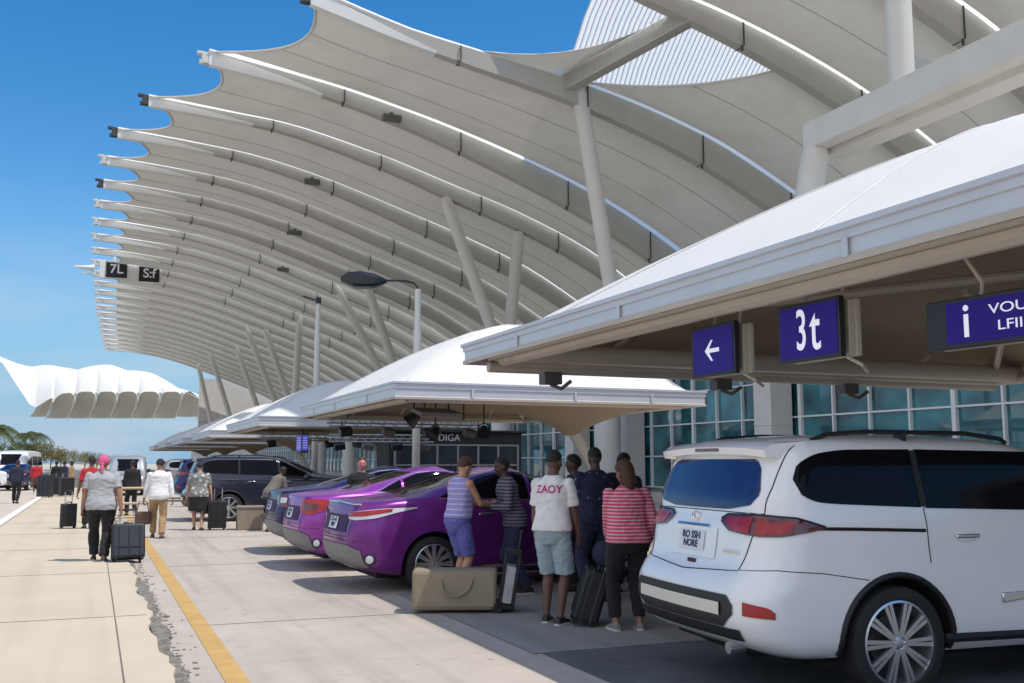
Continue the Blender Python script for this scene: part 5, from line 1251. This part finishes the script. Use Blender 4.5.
person('person in a white shirt and khaki trousers carrying a bag by the yellow line', (1.36, 23.4, 0), R(-6), 1.74, SK_M, WHITET, KH, BSHOE, ((-.10, .19), (.10, -.20)), ((-.32, .10, .80), (.30, -.05, .84)), 8, 0, 8, .95, bulk=1.12, near=2)
person('person in a grey floral blouse and dark skirt beside a slim black suitcase', (2.42, 25.7, 0), R(-10), 1.64, SK_L, CAM, BLKT, DSHOE, ((-.10, .08), (.09, -.08)), ((-.30, .08, .86), (.32, .02, .84)), 6, 0, 6, .45, hairm=HAIRB, bulk=1.2, hip=1.15, near=2, skirt=.50)
suitcase('slim black suitcase upright beside the woman in the floral blouse', (2.86, 25.6, 0), R(-12), .42, .28, .66, SUITK, 0, .30)
person('person in a red top and dark trousers half hidden behind the man in grey', (-.02, 26.9, .025), R(5), 1.76, SK_D, REDT, BLKT, DSHOE, ((-.09, .12), (.09, -.1)), ((-.30, .02, .80), (.30, .0, .80)), 3, 0, 4, .5, near=2)
suitcase('small black case beside the person in the red top', (-.50, 27.2, .025), R(10), .36, .24, .55, SUITK, 0, .3)
person('person in dark navy clothes walking alone left of the white kerb', (-2.85, 45.8, -.01), R(-10), 1.78, SK_D, NAVYT, BLKT, DSHOE, ((-.12, .22), (.10, -.2)), ((-.30, .14, .82), (.30, -.1, .82)), 6, 0, 6, .95, near=3, bulk=1.15)
person('person in a bright red top and dark leggings out on the far road', (-2.72, 58.6, -.01), 0, 1.72, SK_D, REDT, SK_D, WSHOE, ((-.08, .06), (.08, -.06)), ((-.30, .02, .84), (.30, .0, .84)), 3, 0, 4, .95, near=3, bulk=1.15, bottom_z=.45)
for k, (px_, d, lab, m) in enumerate(((50, 47, 'tall black suitcase standing left of the luggage queue', SUITB), (63, 50, 'black suitcase in the luggage queue, left one', SUITK), (71, 49, 'black suitcase in the luggage queue, right one', SUITK))):
    a = bear(px_, d); suitcase(lab, (a[0], a[1], .02), R(-20 + 20 * k), .62, .42, 1.0 if k == 0 else .85, m, 0, .2)
for k, (px_, d, lab, top) in enumerate(((60, 53, 'person in black standing in the luggage queue, nearest the suitcases', BLKT), (68, 54, 'person in navy standing at the back of the luggage queue', NAVYT), (75, 52, 'person in a khaki top standing at the right of the luggage queue', KH))):
    a = bear(px_, d); person(lab, (a[0], a[1], .02), R(40 * k), 1.70, SK_D, top, BLKT, DSHOE, near=3)
person('person in black standing behind the man in the white shirt', (1.15, 33.5, 0), R(10), 1.72, SK_D, BLKT, BLKT, DSHOE, ((-.1, .1), (.1, -.1)), near=3)
# around the near cars
person('person in a lavender striped vest and blue shorts reaching out beside the purple sedan', (4.16, 11.72, .006), R(-72), 1.70, SK_L, LAV, BLUEV, WSHOE, ((-.09, .06), (.09, -.04)), ((-.08, .46, 1.13), (.10, .44, 1.14)), 6, 0, 14, sleeveless=True, bottom_z=.52, hem=.98, hair='short', hairm=HAIRBR, hip=1.04, flare=.015, curl=1.2)
person('person with a striped top and navy trousers leaning against the purple sedan', (4.93, 11.78, .006), R(78), 1.72, SK_DD, stripes('bw_stripes', (.20, .18, .22), (.05, .045, .08), 24, 'Z', .5), cloth('navy_jeans', (.025, .028, .075)), DSHOE, ((-.09, -.16), (.10, -.10)), ((-.16, .36, 1.12), (.12, .38, 1.10)), 14, 0, 6, sleeve=.95, hair='crop')
p9, sh9 = person('person in a white tee with pink lettering on the back and pale blue shorts', (4.38, 9.45, .006), R(-46), 1.75, SK_D, WHITET, LBLUE, DSHOE, ((-.09, .05), (.10, -.06)), ((-.25, .16, .86), (.25, .14, .80)), 3, -10, 4, .46, bottom_z=.50, hem=.93, hair='crop', hip=1.08, bulk=.97, flare=.02)
p12, _ = person('woman in a pink striped top and black trousers standing next to the white suv', (4.88, 8.78, .006), R(-12), 1.64, SK_M, STRIP, BLKT, pm('grey_sneaker', (.22, .20, .20), .6, .3, 30), ((-.13, .03), (.13, .03)), ((-.12, .33, .93), (.26, .08, .90)), 2, 18, 10, .98, bottom_z=.13, hem=.90, hair='long', hairm=HAIRBR, bulk=1.12, hip=1.12, flare=.0)
person('tall person in a navy floral shirt standing between the white tee and the pink stripes', (5.55, 10.75, .006), R(-4), 1.80, SK_DD, NPAT, cloth('navy_jeans', (.025, .028, .075)), DSHOE, ((-.11, .02), (.11, -.03)), ((-.28, .10, .86), (.28, .10, .86)), 0, 0, 6, .55, hem=.88, bulk=1.22, hip=1.15, hair='crop', near=2)
person('person facing the camera behind the navy floral shirt', (6.35, 11.5, .006), R(168), 1.74, SK_D, NAVYT, BLKT, DSHOE, turn=8, hair='short', near=2)
person('person with dark curly hair seen past the shoulder of the white tee', (5.75, 11.75, .006), R(70), 1.72, SK_DD, BLKT, BLKT, DSHOE, hair='short', near=2)
person('person with a pinkish face looking over the roof of the middle sedan', (4.35, 17.3, 0), R(170), 1.72, skin('skin_pink', (.52, .21, .19)), BLKT, BLKT, DSHOE, hair='crop', hairm=HAIRBR, near=2)
person('person in dark clothes bending by the tan box next to the navy sedan', (3.95, 24.6, 0), R(-60), 1.66, SK_DD, cloth('taupe_cloth', (.16, .14, .12)), BLKT, DSHOE, ((-.12, .1), (.1, -.1)), ((-.20, .40, .70), (.22, .42, .70)), 38, 0, 10, .9, near=2)
# lettering on the tee's back
bm = bmesh.new(); bm.from_mesh(sh9.data); bv = BVHTree.FromBMesh(bm); bm.free()
MTx = Matrix(((1, 0, 0, 0.0), (0, 0, -1, -.6), (0, 1, 0, 1.345), (0, 0, 0, 1)))
text_mesh('lettering', 'ZAOY', .11, cloth('pink_print', (.50, .06, .20)), MTx, sh9, .0, sx=.95, wrap=(bv, V((0, 1, 0)), .004), bold=.003)
# handbag for the white shirt
t = thing('shoulder_bag', 'brown shoulder bag hanging from the hand of the person in khaki trousers', 'bag', (1.05, 23.5, .28), R(-10))
b = MB(); b.box((0, 0, .15), (.36, .16, .28)); b.build('body', BSHOE, t, bevel=.05); b = MB(); b.tube([(-.13, 0, .27), (-.08, 0, .50), (.08, 0, .50), (.13, 0, .27)], .012, 8); b.build('strap', BSHOE, t)
# tan case lying on its side with its trolley end upright
t = thing('suitcase', 'large tan suitcase lying on its side with its trolley frame standing up at one end', 'suitcase', (3.74, 10.62, .006), R(-22))
b = MB(); b.box((0, 0, .245), (.92, .34, .43)); bo = b.build('body', SUITT, t, bevel=.03, seg=3)
b = MB(); b.box((0, -.172, .25), (.86, .012, .36)); b.build('front_panel', pm('suitcase_tan_panel', (.30, .25, .175), .8, .08, 9, .35, 70), bo, bevel=.02)
b = MB(); b.tube([(-.14, -.18, .36), (-.125, -.20, .24), (-.06, -.215, .19), (.06, -.215, .19), (.16, -.20, .26), (.20, -.18, .37)], .013, 8); b.build('carry_handle', SUITT, t)
b = MB(); b.box((0, .08, .245), (.926, .016, .436)); b.box((0, -.06, .035), (.926, .02, .02)); b.build('zip', pm('zip_brown', (.10, .08, .055), .6, .1, 9), bo, bevel=.004)
LM = Matrix.Translation((.55, 0, .03)) @ Matrix.Rotation(R(9), 4, 'Y')
b = MB()
for x_ in (-.075, .075):
    for y_ in (-.16, .16): b.box((0, 0, 0), (.03, .03, .62), M=LM @ Matrix.Translation((x_, y_, .33)))
for z_ in (.04, .62): b.box((0, 0, 0), (.18, .35, .035), M=LM @ Matrix.Translation((0, 0, z_)))
for y_ in (-.12, .12): b.box((0, 0, 0), (.022, .022, .22), M=LM @ Matrix.Translation((.05, y_, .73)))
b.box((0, 0, 0), (.03, .28, .03), M=LM @ Matrix.Translation((.05, 0, .84)))
f_ = b.build('trolley_frame', SUITK, t, bevel=.006)
b = MB(); b.box((0, 0, 0), (.11, .31, .40), M=LM @ Matrix.Translation((0, 0, .27))); b.build('base_plate', pm('dull_metal', (.42, .42, .42), .45, .25, 9, metal=.2), f_, bevel=.01)
for y_ in (-.15, .15):
    b = MB(); b.lathe([(.02, -.02), (.055, -.02), (.06, 0), (.055, .02), (.02, .02)], 18, Matrix.Translation((.46, y_, .055)) @ Matrix.Rotation(math.pi / 2, 4, 'X')); b.build('wheel', TYRE, t)
# tilted black trolley case beside the white tee
t = suitcase('black trolley suitcase tilted on its wheels beside the white tee, long metal handle', (4.62, 9.27, .006), R(-113), .40, .26, .52, SUITK, -17, .44)
t = thing('duffel_bag', 'dark navy duffel bag strapped on top of the tilted trolley suitcase', 'bag', (4.87, 9.24, .70), R(-113))
b = MB(); b.lathe([(.02, -.2), (.10, -.19), (.125, -.12), (.125, .12), (.10, .19), (.02, .2)], 18, Matrix.Rotation(math.pi / 2, 4, 'Y')); b.build('body', pm('duffel_navy', (.02, .025, .06), .8, .2, 9, .4, 60), t)
b = MB(); b.tube([(-.1, 0, .12), (-.07, 0, .19), (.07, 0, .19), (.1, 0, .12)], .012, 8); b.build('handle', BLK, t)
t = thing('storage_box', 'plain tan box on the ground beside the navy sedan', 'box', (3.62, 25.5, 0), R(-4))
b = MB(); b.box((0, 0, .27), (.62, .5, .54)); b.build('body', pm('tan_box', (.27, .225, .17), .85, .1, 4, .2, 40), t, bevel=.02); b = MB(); b.box((0, 0, .55), (.66, .54, .05)); b.build('lid', pm('tan_box', (.27, .225, .17)), t, bevel=.01)
# metal crowd barrier beyond the man in grey
t = thing('crowd_barrier', 'low yellowish rail barrier on the yellow line behind the man in grey', 'barrier', (.72, 30.2, 0), R(8))
b = MB()
for z_ in (.12, .5, .92): b.tube([(-.9, 0, z_), (1.0, 0, z_)], .035, 8)
for x_ in (-.9, .05, 1.0): b.tube([(x_, 0, 0), (x_, 0, .92)], .035, 8)
b.build('rails', pm('barrier_tan', (.50, .40, .25), .6, .1, 4), t)
